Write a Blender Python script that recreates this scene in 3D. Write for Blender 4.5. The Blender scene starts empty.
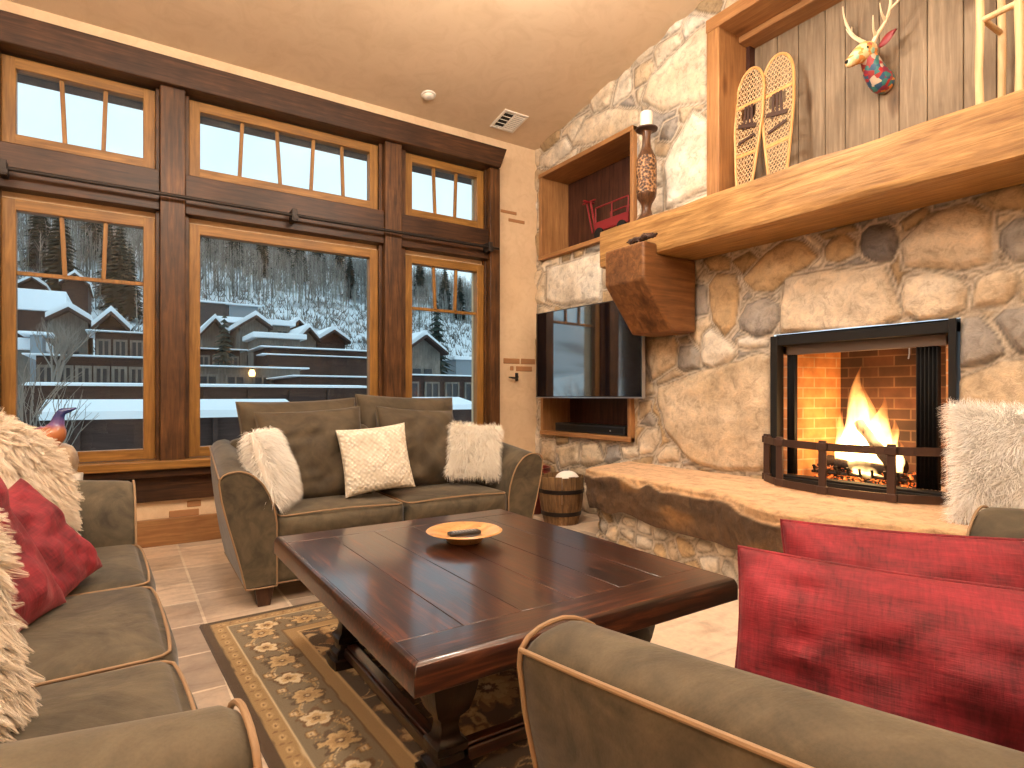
import bpy, math, random
import numpy as np
from mathutils import Vector, Matrix, Euler
PI = math.pi
SC = bpy.context.scene
COL = SC.collection
rnd = random.Random(7)
rng = np.random.default_rng(11)

# ------------------------------------------------------------------ helpers
def newobj(name, V, Fc, mat=None, parent=None, smooth=True, bevel=0, colors=None, bseg=2):
    me = bpy.data.meshes.new(name)
    V = np.asarray(V, dtype=np.float32)
    if isinstance(Fc, np.ndarray):
        n, k = Fc.shape
        me.vertices.add(len(V)); me.vertices.foreach_set('co', V.ravel())
        me.loops.add(n*k); me.loops.foreach_set('vertex_index', Fc.astype(np.int32).ravel())
        me.polygons.add(n)
        me.polygons.foreach_set('loop_start', np.arange(0, n*k, k, dtype=np.int32))
        me.polygons.foreach_set('loop_total', np.full(n, k, dtype=np.int32))
        me.update(calc_edges=True)
    else:
        me.from_pydata([tuple(map(float, v)) for v in V], [], Fc)
        me.update()
    if colors is not None:
        ca = me.color_attributes.new('col', 'FLOAT_COLOR', 'POINT')
        c4 = np.ones((len(V), 4), np.float32); c4[:, :3] = colors
        ca.data.foreach_set('color', c4.ravel())
    if smooth:
        me.polygons.foreach_set('use_smooth', np.ones(len(me.polygons), bool))
        if smooth != 'all':
            try: me.set_sharp_from_angle(angle=math.radians(40))
            except Exception: pass
    if mat: me.materials.append(mat)
    o = bpy.data.objects.new(name, me); COL.objects.link(o)
    if parent: o.parent = parent
    if bevel:
        b = o.modifiers.new('bevel', 'BEVEL'); b.width = bevel; b.segments = bseg; b.limit_method = 'ANGLE'
        b.harden_normals = False
    return o

class MB:
    def __init__(s): s.v = []; s.f = []; s.n = 0
    def add(s, V, Fc):
        V = [tuple(map(float, p)) for p in V]
        s.v += V; s.f += [tuple(i + s.n for i in f) for f in Fc]; s.n += len(V); return s
    def box(s, x0, x1, y0, y1, z0, z1, M=None):
        V = [(x, y, z) for x in (x0, x1) for y in (y0, y1) for z in (z0, z1)]
        if M is not None: V = [M @ Vector(p) for p in V]
        return s.add(V, [(0,1,3,2),(4,6,7,5),(0,4,5,1),(2,3,7,6),(0,2,6,4),(1,5,7,3)])
    def bar(s, a, b, w, h=None, up=(0,0,1)):
        h = h or w; a = Vector(a); b = Vector(b); d = (b-a).normalized(); up = Vector(up)
        if abs(d.dot(up)) > .98: up = Vector((1,0,0))
        x = d.cross(up).normalized(); y = x.cross(d)
        V = [p + x*i*w/2 + y*j*h/2 for p in (a, b) for i, j in ((-1,-1),(1,-1),(1,1),(-1,1))]
        return s.add(V, [(0,1,2,3),(7,6,5,4),(0,4,5,1),(1,5,6,2),(2,6,7,3),(3,7,4,0)])
    def prism(s, pts, axis, a, b):
        """polygon pts in the two other axes, extruded from a to b along axis"""
        n = len(pts); V = []
        for t in (a, b):
            for p, q in pts:
                V.append({'x': (t, p, q), 'y': (p, t, q), 'z': (p, q, t)}[axis])
        return s.add(V, [tuple(range(n-1, -1, -1)), tuple(range(n, 2*n))] + [(i, (i+1) % n, n+(i+1) % n, n+i) for i in range(n)])
    def tube(s, P, r, seg=8, closed=False, flat=1.0):
        P = [Vector(p) for p in P]; n = len(P)
        R = r if hasattr(r, '__len__') else [r]*n
        V = []; prev = None
        for i, p in enumerate(P):
            if closed: d = P[(i+1) % n] - P[i-1]
            else: d = P[min(i+1, n-1)] - P[max(i-1, 0)]
            if d.length < 1e-9: d = Vector((0,0,1))
            d.normalize()
            if prev is None:
                u = Vector((0,0,1)) if abs(d.z) < .9 else Vector((1,0,0))
                x = d.cross(u).normalized()
            else:
                x = (prev - d*prev.dot(d)); x = x.normalized() if x.length > 1e-6 else d.orthogonal().normalized()
            prev = x; y = d.cross(x)
            for k in range(seg):
                a = 2*PI*k/seg
                V.append(p + x*math.cos(a)*R[i] + y*math.sin(a)*R[i]*flat)
        Fc = []
        for i in range(n if closed else n-1):
            j = (i+1) % n
            for k in range(seg):
                l = (k+1) % seg
                Fc.append((i*seg+k, i*seg+l, j*seg+l, j*seg+k))
        if not closed: Fc += [tuple(range(seg-1, -1, -1)), tuple((n-1)*seg+k for k in range(seg))]
        return s.add(V, Fc)
    def lathe(s, prof, c=(0,0,0), seg=32, sx=1, sy=1, wob=None):
        V = []; n = len(prof)
        for r, z in prof:
            for k in range(seg):
                a = 2*PI*k/seg; rr = r*(wob(a, z) if wob else 1)
                V.append((c[0]+rr*math.cos(a)*sx, c[1]+rr*math.sin(a)*sy, c[2]+z))
        Fc = [(i*seg+k, i*seg+(k+1) % seg, (i+1)*seg+(k+1) % seg, (i+1)*seg+k) for i in range(n-1) for k in range(seg)]
        if prof[0][0] > 1e-5: Fc.append(tuple(range(seg-1, -1, -1)))
        if prof[-1][0] > 1e-5: Fc.append(tuple((n-1)*seg+k for k in range(seg)))
        return s.add(V, Fc)
    def build(s, name, mat=None, parent=None, smooth=True, bevel=0, origin=None, bseg=2):
        V = np.array(s.v, np.float64)
        if origin is not None: V = V - np.array(origin)
        o = newobj(name, V, s.f, mat, parent, smooth, bevel, bseg=bseg)
        if origin is not None and parent is None: o.location = origin
        return o

def tag(o, label=None, cat=None, group=None, kind=None):
    if label: o['label'] = label
    if cat: o['category'] = cat
    if group: o['group'] = group
    if kind: o['kind'] = kind
    return o
def thing(name, label, cat, loc=(0,0,0), rz=0, group=None):
    o = bpy.data.objects.new(name, None); COL.objects.link(o); o.empty_display_size = .1
    o.location = loc; o.rotation_euler = (0, 0, rz); return tag(o, label, cat, group)
def copy_tree(o, parent=None):
    c = o.copy(); COL.objects.link(c); c.parent = parent
    for ch in [x for x in COL.objects if x.parent == o]: copy_tree(ch, c)
    return c

# value noise (numpy)
_P = rng.random((64, 64, 64)).astype(np.float32)
def vnoise(x, y, z=0):
    x, y, z = np.broadcast_arrays(np.asarray(x, float), np.asarray(y, float), np.asarray(z, float))
    xi, yi, zi = np.floor(x).astype(int), np.floor(y).astype(int), np.floor(z).astype(int)
    fx, fy, fz = x-xi, y-yi, z-zi
    fx, fy, fz = [t*t*(3-2*t) for t in (fx, fy, fz)]
    g = lambda a, b, c: _P[(xi+a) % 64, (yi+b) % 64, (zi+c) % 64]
    l = lambda a, b, t: a+(b-a)*t
    return l(l(l(g(0,0,0), g(1,0,0), fx), l(g(0,1,0), g(1,1,0), fx), fy),
             l(l(g(0,0,1), g(1,0,1), fx), l(g(0,1,1), g(1,1,1), fx), fy), fz)*2-1
def fbm(x, y, z=0, o=4):
    r = 0; a = 1; t = 0
    for i in range(o):
        r = r + a*vnoise(np.asarray(x)*2**i+i*7.3, np.asarray(y)*2**i+i*3.1, np.asarray(z)*2**i+i*5.7); t += a; a *= .5
    return r/t
def sstep(a, b, x):
    t = np.clip((x-a)/(b-a), 0, 1); return t*t*(3-2*t)

# ------------------------------------------------------------------ materials
class NT:
    def __init__(s, name):
        s.m = bpy.data.materials.new(name); s.m.use_nodes = True
        s.t = s.m.node_tree; s.t.nodes.clear()
        s.out = s.t.nodes.new('ShaderNodeOutputMaterial')
    def n(s, typ, inp=None, **kw):
        nd = s.t.nodes.new('ShaderNode'+typ)
        for k, v in kw.items(): setattr(nd, k, v)
        for k, v in (inp or {}).items():
            sk = nd.inputs[k]
            if isinstance(v, bpy.types.NodeSocket): s.t.links.new(v, sk)
            else: sk.default_value = v
        return nd
    def link(s, a, b): s.t.links.new(a, b)
    def ramp(s, fac, stops, interp='LINEAR'):
        r = s.n('ValToRGB', {'Fac': fac}); e = r.color_ramp.elements; r.color_ramp.interpolation = interp
        e[0].position = stops[0][0]; e[0].color = (*stops[0][1], 1)
        e[1].position = stops[-1][0]; e[1].color = (*stops[-1][1], 1)
        for p, c in stops[1:-1]:
            x = e.new(p); x.color = (*c, 1)
        return r.outputs['Color']
    def coord(s, scale=(1,1,1), rot=(0,0,0), kind='Object'):
        tc = s.n('TexCoord')
        return s.n('Mapping', {'Vector': tc.outputs[kind], 'Scale': scale, 'Rotation': rot}).outputs[0]
    def noise(s, vec, scale, detail=4, rough=.55, dist=0):
        return s.n('TexNoise', {'Vector': vec, 'Scale': scale, 'Detail': detail, 'Roughness': rough, 'Distortion': dist}).outputs['Fac']
    def mix(s, a, b, f, mode='MIX'):
        nd = s.n('Mix', data_type='RGBA', blend_type=mode)
        for k, v in ((0, f), (6, a), (7, b)):
            if isinstance(v, bpy.types.NodeSocket): s.link(v, nd.inputs[k])
            else: nd.inputs[k].default_value = v if k == 0 else (*v, 1)
        return nd.outputs[2]
    def math(s, op, a, b=0.0, clamp=False):
        nd = s.n('Math', {0: a, 1: b}, operation=op); nd.use_clamp = clamp; return nd.outputs[0]
    def bump(s, h, strength=.3, dist=.01, normal=None):
        i = {'Height': h, 'Strength': strength, 'Distance': dist}
        if normal is not None: i['Normal'] = normal
        return s.n('Bump', i).outputs[0]
    def bsdf(s, color, rough=.5, bump=None, **kw):
        i = {'Base Color': color if isinstance(color, bpy.types.NodeSocket) else (*color, 1), 'Roughness': rough}
        if bump is not None: i['Normal'] = bump
        names = {'metal': 'Metallic', 'sheen': 'Sheen Weight', 'sheenr': 'Sheen Roughness', 'sheent': 'Sheen Tint', 'coat': 'Coat Weight', 'coatr': 'Coat Roughness', 'spec': 'Specular IOR Level', 'sss': 'Subsurface Weight', 'emc': 'Emission Color', 'ems': 'Emission Strength'}
        for k, v in kw.items(): i[names[k]] = v
        p = s.n('BsdfPrincipled', i)
        s.link(p.outputs[0], s.out.inputs['Surface']); return s.m

def plain(name, c, rough=.5, **kw):
    t = NT(name); return t.bsdf(c, rough, **kw)
def wood(name, dark, light, axis='x', rough=.45, sc=1.0, bump=.25, coat=0, knots=True, mottle=.55):
    t = NT(name)
    k = {'x': (1.0, 14, 14), 'y': (14, 1.0, 14), 'z': (14, 14, 1.0)}[axis]
    v = t.coord(tuple(a*sc for a in k))
    v2 = t.coord((sc*2.2,)*3)
    n1 = t.noise(v, 3.0, 8, .62, .6)
    c = t.ramp(n1, [(.28, dark), (.55, tuple((a+b)/2 for a, b in zip(dark, light))), (.75, light)])
    n2 = t.noise(v2, 1.3, 4, .6)
    c = t.mix(c, t.ramp(n2, [(.3, (.35,.32,.30)), (.62, (1,1,1))]), mottle, 'MULTIPLY')
    if knots:
        kk = {'x': (.35, 1, 1), 'y': (1, .35, 1), 'z': (1, 1, .35)}[axis]
        vo = t.n('TexVoronoi', {'Vector': t.coord(tuple(a*sc for a in kk)), 'Scale': 4.0}).outputs['Distance']
        c = t.mix(c, t.ramp(vo, [(.0, (.12,.08,.06)), (.10, (.6,.5,.45)), (.16, (1,1,1))]), .8, 'MULTIPLY')
    return t.bsdf(c, rough, t.bump(n1, bump, .004), coat=coat, coatr=.2, spec=.35)

M = {}
M['dark_timber_x'] = wood('dark stained timber', (.014,.005,.002), (.115,.046,.017), 'x', .45, mottle=.8)
M['dark_timber_z'] = wood('dark stained timber upright', (.018,.006,.002), (.20,.084,.026), 'z', .45, mottle=.8)
M['frame_x'] = wood('golden window frame rail', (.15,.064,.012), (.40,.20,.045), 'x', .45, knots=False, mottle=.25)
M['frame_z'] = wood('golden window frame stile', (.15,.064,.012), (.40,.20,.045), 'z', .45, knots=False, mottle=.25)
M['mantel'] = wood('mantel timber', (.19,.085,.024), (.58,.33,.115), 'y', .5, 1.0, bump=.9, mottle=.35)
M['niche_y'] = wood('niche frame wood', (.25,.11,.04), (.50,.26,.10), 'y', .5, mottle=.35)
M['niche_z'] = wood('niche frame wood upright', (.25,.11,.04), (.50,.26,.10), 'z', .5, mottle=.35)
M['niche_x'] = wood('niche lining wood', (.22,.095,.035), (.44,.23,.09), 'x', .5, mottle=.35)
M['niche_dark'] = wood('dark red stained boards', (.025,.008,.006), (.12,.045,.025), 'z', .5)
M['corbel'] = wood('rough corbel timber', (.10,.035,.012), (.36,.165,.055), 'x', .5, .5, bump=.9, mottle=.7)
M['planks'] = wood('weathered grey brown boards', (.15,.105,.065), (.33,.245,.16), 'z', .7, .9, bump=.3, mottle=.3)
M['pole'] = wood('pale peeled pole', (.52,.33,.16), (.80,.58,.33), 'z', .55, knots=False, mottle=.2)
M['bentwood'] = wood('varnished bentwood', (.50,.25,.08), (.72,.42,.16), 'z', .4, knots=False, mottle=.2)
M['foot'] = wood('dark sofa foot wood', (.03,.012,.006), (.10,.04,.02), 'z', .4)
M['bark'] = wood('charred log bark', (.01,.007,.005), (.08,.045,.03), 'x', .8, 2)
M['stave'] = wood('barrel staves', (.09,.045,.02), (.42,.24,.10), 'z', .6, 1.2, bump=.5, mottle=.7)

def table_wood(name, axis):
    t = NT(name)
    k = {'x': (1.0, 16, 16), 'y': (16, 1.0, 16)}[axis]
    n1 = t.noise(t.coord(k), 3, 9, .65, .8)
    c = t.ramp(n1, [(.32, (.004,.0015,.001)), (.5, (.030,.008,.004)), (.72, (.15,.048,.018))])
    n2 = t.noise(t.coord((2,2,2)), 1.6, 4)
    c = t.mix(c, t.ramp(n2, [(.35, (.45,.4,.4)), (.65, (1.2,1.1,1.0))]), .7, 'MULTIPLY')
    r = t.math('ADD', t.math('MULTIPLY', n1, .2), .24)
    return t.bsdf(c, r, t.bump(n1, .25, .003), coat=.6, coatr=.12, spec=.6)
M['table_x'] = table_wood('polished dark table wood', 'x')
M['table_y'] = table_wood('polished dark table wood lengthwise', 'y')
M['table_leg'] = wood('black brown turned wood', (.004,.002,.0015), (.020,.007,.004), 'z', .3, coat=.15, knots=False)

def plaster(name, base, base2, sc=1.0, bump=.35):
    t = NT(name); v = t.coord((sc,)*3)
    a = t.noise(v, 1.6, 5, .6, .8); b = t.noise(v, 9, 6, .65, 1.2)
    c = t.mix(t.ramp(a, [(.3, base), (.7, base2)]), t.ramp(b, [(.25, (.78,.72,.66)), (.55, (1,1,1))]), .5, 'MULTIPLY')
    return t.bsdf(c, .85, t.bump(b, bump, .012))
M['plaster'] = plaster('tan troweled plaster', (.60,.43,.27), (.70,.53,.35))
M['ceiling'] = plaster('smooth tan ceiling plaster', (.62,.475,.32), (.68,.53,.37), .5, .06)
M['col_stone'] = None
t = NT('rough natural stone and mortar')
at = t.n('Attribute', attribute_name='col').outputs['Color']
v = t.coord((1,1,1)); a = t.noise(v, 14, 8, .7, .5); b = t.noise(v, 60, 5, .7)
c = t.mix(at, t.ramp(a, [(.30, (.42,.38,.34)), (.5, (1,1,1)), (.72, (1.3,1.22,1.1))]), .7, 'MULTIPLY')
c = t.mix(c, t.ramp(b, [(.3, (.75,.72,.7)), (.6, (1.05,1.05,1.05))]), .5, 'MULTIPLY')
M['stone'] = t.bsdf(c, .85, t.bump(b, .7, .006, t.bump(a, .8, .015)))
t = NT('painted vertex pile'); at = t.n('Attribute', attribute_name='col').outputs['Color']
b = t.noise(t.coord((1,1,1)), 260, 3, .7)
M['rug'] = t.bsdf(t.mix(at, t.ramp(b, [(.3, (.6,.58,.55)), (.65, (1.15,1.15,1.1))]), .7, 'MULTIPLY'), .95, t.bump(b, .6, .004), sheen=.15)
t = NT('dyed fibre'); at = t.n('Attribute', attribute_name='col').outputs['Color']
M['fur'] = t.bsdf(at, .75, sheen=.2)

def suede(name, c0, c1):
    t = NT(name); v = t.coord((1,1,1))
    a = t.noise(v, 3.2, 5, .6, 1.4); b = t.noise(v, 220, 3, .6)
    a2 = t.noise(t.coord((1,1,1), (.3,.2,.8)), 8, 3, .5, 2.0)
    f = t.math('ADD', t.math('MULTIPLY', a, .65), t.math('MULTIPLY', a2, .35))
    c = t.ramp(f, [(.34, c0), (.47, tuple((p+q)/2 for p, q in zip(c0, c1))), (.60, c1)])
    c = t.mix(c, t.ramp(b, [(.3, (.8,.8,.8)), (.6, (1.05,1.05,1.05))]), .6, 'MULTIPLY')
    return t.bsdf(c, .8, t.bump(b, .15, .002, t.bump(a, .25, .02)), sheen=.28, sheenr=.35, sheent=(.85,.9,1.0,1))
M['suede'] = suede('olive brown suede', (.030,.023,.012), (.105,.082,.048))
M['suede_pillow'] = suede('olive brown suede cushion', (.038,.026,.013), (.082,.060,.033))
M['piping'] = plain('tan piping cord', (.27,.17,.09), .6)
M['piping2'] = plain('olive piping cord', (.10,.075,.042), .7)
def chenille(name, c0, c1):
    t = NT(name)
    a = t.noise(t.coord((1,1,1)), 5, 5, .6, 1.0)
    w1 = t.noise(t.coord((150,12,30)), 1.0, 3, .7); w2 = t.noise(t.coord((12,150,30)), 1.0, 3, .7)
    w = t.math('ADD', t.math('MULTIPLY', w1, .5), t.math('MULTIPLY', w2, .5))
    f = t.math('ADD', t.math('MULTIPLY', a, .62), t.math('MULTIPLY', w, .45))
    c = t.ramp(f, [(.40, c0), (.56, tuple((p+q)/2 for p, q in zip(c0, c1))), (.72, c1)])
    return t.bsdf(c, .75, t.bump(w, .6, .005), sheen=.18, sheenr=.4, sheent=(1,.4,.4,1))
M['red'] = chenille('red chenille', (.065,.001,.005), (.36,.018,.034))
def knit():
    t = NT('cream chunky knit'); v = t.coord((1,1,1), (0,0,PI/4))
    vo = t.n('TexVoronoi', {'Vector': v, 'Scale': 46.0, 'Randomness': .35}, feature='SMOOTH_F1').outputs['Distance']
    b = t.noise(t.coord((1,1,1)), 120, 3)
    c = t.ramp(vo, [(.2, (.78,.73,.63)), (.7, (.42,.36,.27))])
    h = t.math('SUBTRACT', 1.0, vo)
    return t.bsdf(c, .85, t.bump(b, .2, .002, t.bump(h, 1.0, .014)))
M['knit'] = knit()
M['iron'] = plain('dark wrought iron', (.035,.028,.025), .5, metal=.7)
M['iron_brown'] = plain('rusty brown strap iron', (.07,.038,.028), .5, metal=.5)
M['black'] = plain('black metal', (.008,.007,.007), .65, spec=.3)
M['black_gloss'] = plain('black glass screen', (.004,.005,.008), .05, spec=1.0, coat=1.0, coatr=.04)
M['black_gloss'].node_tree.nodes['Principled BSDF'].inputs['IOR'].default_value = 2.1
M['black_plastic'] = plain('black plastic', (.012,.012,.013), .35)
M['grey_plastic'] = plain('grey keys', (.35,.35,.36), .5)
M['silver'] = plain('silver trim', (.45,.45,.47), .3, metal=.8)
M['white_paint'] = plain('off white paint', (.75,.70,.62), .5)
M['wax'] = plain('ivory wax', (.85,.80,.68), .5, sss=.1)
M['red_paint'] = plain('worn red paint', (.20,.010,.013), .5)
M['red_pot'] = plain('dark red glaze', (.13,.016,.012), .35)
M['hood'] = plain('brown grey hood metal', (.13,.10,.085), .45, metal=.3)
M['ash'] = plain('grey ash floor', (.42,.31,.22), .9)
M['towel'] = plain('white towel cloth', (.80,.76,.70), .9)
M['web'] = plain('rawhide webbing', (.60,.42,.23), .6)
M['antler'] = plain('ivory antler', (.75,.60,.40), .5)
t = NT('glass pane')
fr = t.n('Fresnel', {'IOR': 1.28}).outputs[0]
mx = t.n('MixShader', {0: fr, 1: t.n('BsdfTransparent', {'Color': (.93,.97,.97,1)}).outputs[0], 2: t.n('BsdfGlossy', {'Roughness': .0, 'Color': (1,1,1,1)}).outputs[0]})
t.link(mx.outputs[0], t.out.inputs['Surface']); M['glass'] = t.m

def bricks(name, c1, c2, mortar, scale, rot=(0,0,0), bw=.5, rh=.25, ms=.02, kind='Object', rough=.85):
    t = NT(name); v = t.coord((1,1,1), rot, kind)
    br = t.n('TexBrick', {'Vector': v, 'Color1': (*c1,1), 'Color2': (*c2,1), 'Mortar': (*mortar,1), 'Scale': scale, 'Mortar Size': ms, 'Brick Width': bw, 'Row Height': rh, 'Bias': -.1})
    n = t.noise(v, 12, 6)
    c = t.mix(br.outputs['Color'], t.ramp(n, [(.3, (.6,.55,.5)), (.65, (1.1,1.1,1.1))]), .7, 'MULTIPLY')
    return t.bsdf(c, rough, t.bump(br.outputs['Fac'], -.5, .006, t.bump(n, .3, .005)))
M['brick_side'] = bricks('fire brick side', (.62,.27,.10), (.42,.17,.07), (.55,.36,.2), 1.0, (PI/2,0,0), .22, .075, .006)
M['brick_back'] = bricks('sooty fire brick', (.20,.075,.035), (.06,.028,.018), (.28,.15,.08), 1.0, (0,PI/2,0), .075, .2, .005)
t = NT('sooty fire brick')
tc = t.n('TexCoord').outputs['Object']; sp = t.n('SeparateXYZ', {0: tc}); cb = t.n('CombineXYZ', {0: sp.outputs[1], 1: sp.outputs[2], 2: 0.0}).outputs[0]
def brick_on(t, cb, c1, c2, mo):
    br = t.n('TexBrick', {'Vector': cb, 'Color1': (*c1,1), 'Color2': (*c2,1), 'Mortar': (*mo,1), 'Scale': 1.0, 'Mortar Size': .005, 'Brick Width': .20, 'Row Height': .072})
    n = t.noise(tc_, 6, 5)
    c = t.mix(br.outputs['Color'], t.ramp(n, [(.3, (.35,.3,.28)), (.65, (1.1,1.1,1.1))]), .8, 'MULTIPLY')
    return t.bsdf(c, .85, t.bump(br.outputs['Fac'], -.5, .006))
tc_ = tc
M['brick_back'] = brick_on(t, cb, (.11,.042,.02), (.035,.016,.01), (.16,.09,.05))
t = NT('orange fire brick'); tc_ = t.n('TexCoord').outputs['Object']; sp = t.n('SeparateXYZ', {0: tc_})
M['brick_side'] = brick_on(t, t.n('CombineXYZ', {0: sp.outputs[0], 1: sp.outputs[2], 2: 0.0}).outputs[0], (.66,.29,.10), (.50,.20,.07), (.62,.40,.22))
M['brick_patch'] = plain('exposed brick', (.36,.17,.07), .85)

def tile():
    t = NT('travertine tiles'); v = t.coord((1,1,1), (0,0,PI/2))
    def layer(off, bw, rh, f):
        vv = t.n('Mapping', {'Vector': v, 'Location': off}).outputs[0]
        return t.n('TexBrick', {'Vector': vv, 'Color1': (.36,.29,.23,1), 'Color2': (.80,.66,.52,1), 'Mortar': (.74,.66,.54,1), 'Scale': 1.0, 'Mortar Size': .008, 'Mortar Smooth': .2, 'Brick Width': bw, 'Row Height': rh, 'Bias': .0, }, offset=f, offset_frequency=2, squash=.62, squash_frequency=3)
    br = layer((.13,.07,0), .62, .42, .37)
    n1 = t.noise(t.coord((1,2.5,1)), 3.5, 6, .62, .6); n2 = t.noise(v, 26, 5, .7)
    c = t.mix(br.outputs['Color'], t.ramp(n1, [(.3, (.62,.52,.45)), (.5, (1,.95,.9)), (.72, (1.2,1.1,1.0))]), .75, 'MULTIPLY')
    c = t.mix(c, t.ramp(n2, [(.3, (.75,.72,.7)), (.6, (1.05,1.05,1.05))]), .6, 'MULTIPLY')
    r = t.math('ADD', t.math('MULTIPLY', n2, .3), .25)
    return t.bsdf(c, r, t.bump(br.outputs['Fac'], -.6, .004, t.bump(n2, .25, .004)))
M['tile'] = tile()

# ------------------------------------------------------------------ camera
H = 1.15; FPX = 588.0
YAW = math.radians(33.5)
cam = bpy.data.cameras.new('camera'); co = bpy.data.objects.new('camera', cam); COL.objects.link(co)
co.location = (0, 0, H); co.rotation_euler = (PI/2, 0, -YAW)
cam.sensor_width = 36; cam.lens = FPX/1024*36; cam.shift_y = 12/1024; cam.clip_start = .02; cam.clip_end = 600
SC.camera = co
def ray(u, v):
    t = (u-512)/FPX; s, c = math.sin(YAW), math.cos(YAW)
    return Vector((s+c*t, c-s*t, (396-v)/FPX))
def onX(u, v, x): r = ray(u, v); return Vector((0,0,H)) + r*(x/r.x)
def onY(u, v, y): r = ray(u, v); return Vector((0,0,H)) + r*(y/r.y)

# ------------------------------------------------------------------ room shell
WY = 5.28; WX = 3.825; XL = -2.6; YF = -3.0; S = .178; CZ = 3.865
def cz(y): return CZ + S*(WY-y)
def struct(o): o['kind'] = 'structure'; return o
struct(newobj('floor', [(XL,YF,0),(4.6,YF,0),(4.6,5.5,0),(XL,5.5,0)], [(0,1,2,3)], M['tile']))
mb = MB(); mb.prism([(5.6, cz(5.6)), (YF-.1, cz(YF-.1)), (YF-.1, cz(YF-.1)+.15), (5.6, cz(5.6)+.15)], 'x', XL-.1, 4.7)
struct(mb.build('ceiling', M['ceiling'], smooth=False))
# window wall (with openings)
OP = [(-.69, .207), (.433, 1.977), (2.243, 3.12)]   # frame outer x ranges
mb = MB()
Z0, Z1, Z2, Z3 = .66, 2.51, 2.87, 3.48
mb.box(XL, 4.2, WY, 5.5, 0, Z0); mb.box(XL, 4.2, WY, 5.5, Z3, 3.9); mb.box(XL, 4.2, WY, 5.5, Z1, Z2)
for a, b in ((XL, OP[0][0]), (OP[0][1], OP[1][0]), (OP[1][1], OP[2][0]), (OP[2][1], 4.2)):
    mb.box(a, b, WY, 5.5, Z0, Z1); mb.box(a, b, WY, 5.5, Z2, Z3)
struct(mb.build('wall_back', M['plaster'], smooth=False))
mb = MB(); mb.box(XL-.15, XL, YF, 5.5, 0, 5.6); struct(mb.build('wall_left', M['plaster'], smooth=False))
mb = MB(); mb.box(XL-.15, 4.7, YF-.15, YF, 0, 5.6); struct(mb.build('wall_front', M['plaster'], smooth=False))

# timbers round the windows
n_trim = [0]
def trim(mb, mat, bevel=.006):
    n_trim[0] += 1; return struct(mb.build('trim_%d' % n_trim[0], mat, bevel=bevel))
mb = MB(); mb.prism([(XL, 3.49), (3.232, 3.49), (3.312, 3.70), (XL, 3.70)], 'y', 5.09, 5.30); trim(mb, M['dark_timber_x'], .01)
for a, b in ((-.87, -.70), (.233, .401), (2.009, 2.172), (3.138, 3.255)):
    mb = MB(); mb.box(a, b, 5.14, 5.30, .60, 3.50); trim(mb, M['dark_timber_z'])
for a, b in ((XL, -.87), (-.70, .233), (.401, 2.009), (2.172, 3.138)):
    mb = MB(); mb.box(a, b, 5.17, 5.30, 2.555, 2.86); trim(mb, M['dark_timber_x'])
# side stops inside the openings
for a, b in ((.207, .233), (.401, .433), (1.977, 2.009), (2.172, 2.243), (3.12, 3.138), (-.70, -.69)):
    mb = MB(); mb.box(a, b, 5.22, 5.31, .66, 3.49); trim(mb, M['dark_timber_z'], .003)
mb = MB(); mb.box(XL, 3.30, 5.10, 5.30, .60, .665); trim(mb, M['frame_x'], .008)
mb = MB(); mb.box(XL, 3.26, 5.15, 5.30, .54, .60); trim(mb, M['dark_timber_x'])
mb = MB(); mb.box(XL, 3.24, 5.235, 5.30, .345, .54); trim(mb, M['dark_timber_x'])
mb = MB(); mb.box(XL, 3.80, 5.24, 5.30, 0, .205); o = mb.build('baseboard_back', M['niche_x'], bevel=.006); struct(o)

# windows: frame with sloping muntins + pane
def window(k, x0, x1, z0, z1, mts, bar_z=None):
    root = bpy.data.objects.new('window_%d' % k, None); COL.objects.link(root); struct(root)
    root.location = ((x0+x1)/2, 5.29, z0)
    org = root.location
    fw = .078; ya, yb = 5.245, 5.33
    fm = MB()
    fm.box(x0, x1, ya, yb, z0, z0+fw); fm.box(x0, x1, ya, yb, z1-fw, z1)
    fm.build('frame_rail', M['frame_x'], root, bevel=.005, origin=org)
    fm = MB(); fm.box(x0, x0+fw, ya-.001, yb, z0, z1); fm.box(x1-fw, x1, ya-.001, yb, z0, z1)
    fm.build('frame_stile', M['frame_z'], root, bevel=.005, origin=org)
    mm = MB(); g0, g1, h0, h1 = x0+fw, x1-fw, z0+fw, z1-fw
    w = g1-g0
    zb = bar_z if bar_z else h0
    for i, (ft, fb) in enumerate(mts):
        mm.bar((g0+ft*w, 5.285, h1), (g0+fb*w, 5.285, zb), .028, .03, (0,1,0))
    if bar_z: mm.bar((g0, 5.285, bar_z), (g1, 5.285, bar_z), .03, .028, (0,0,1))
    if mts: mm.build('muntin', M['frame_z'], root, bevel=.003, origin=org)
    g = MB(); g.box(g0-.01, g1+.01, 5.297, 5.301, h0-.01, h1+.01); g.build('pane', M['glass'], root, smooth=False, origin=org)
three = [(.335, .36), (.685, .665)]
ww = [OP[0], OP[1], OP[2]]
for i, (a, b) in enumerate(ww):
    m_up = three if i != 1 else [(.225, .21), (.42, .44), (.64, .625), (.82, .83)]
    window(i+1, a, b, 2.872, 3.478, m_up)
    window(i+4, a, b, .67, 2.505, three if i != 1 else [], 2.0 if i != 1 else None)

# curtain rod
rod = thing('curtain_rod', 'thin dark iron curtain rod running across all the windows', 'curtain rod', (1.2, 5.08, 2.653))
mb = MB(); mb.tube([(-2.3,0,0),(2.0,0,0)], .014, 10); mb.build('rod', M['iron'], rod)
for x in (-1.858, -.012, 1.89):
    mb = MB(); mb.box(x-.02, x+.02, -.02, .10, -.045, .045); mb.box(x-.022, x+.022, -.03, -.02, -.05, .05); mb.box(x-.012, x+.03, -.035,-.028, -.04,-.01)
    mb.build('bracket', M['iron'], rod, bevel=.003)

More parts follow.
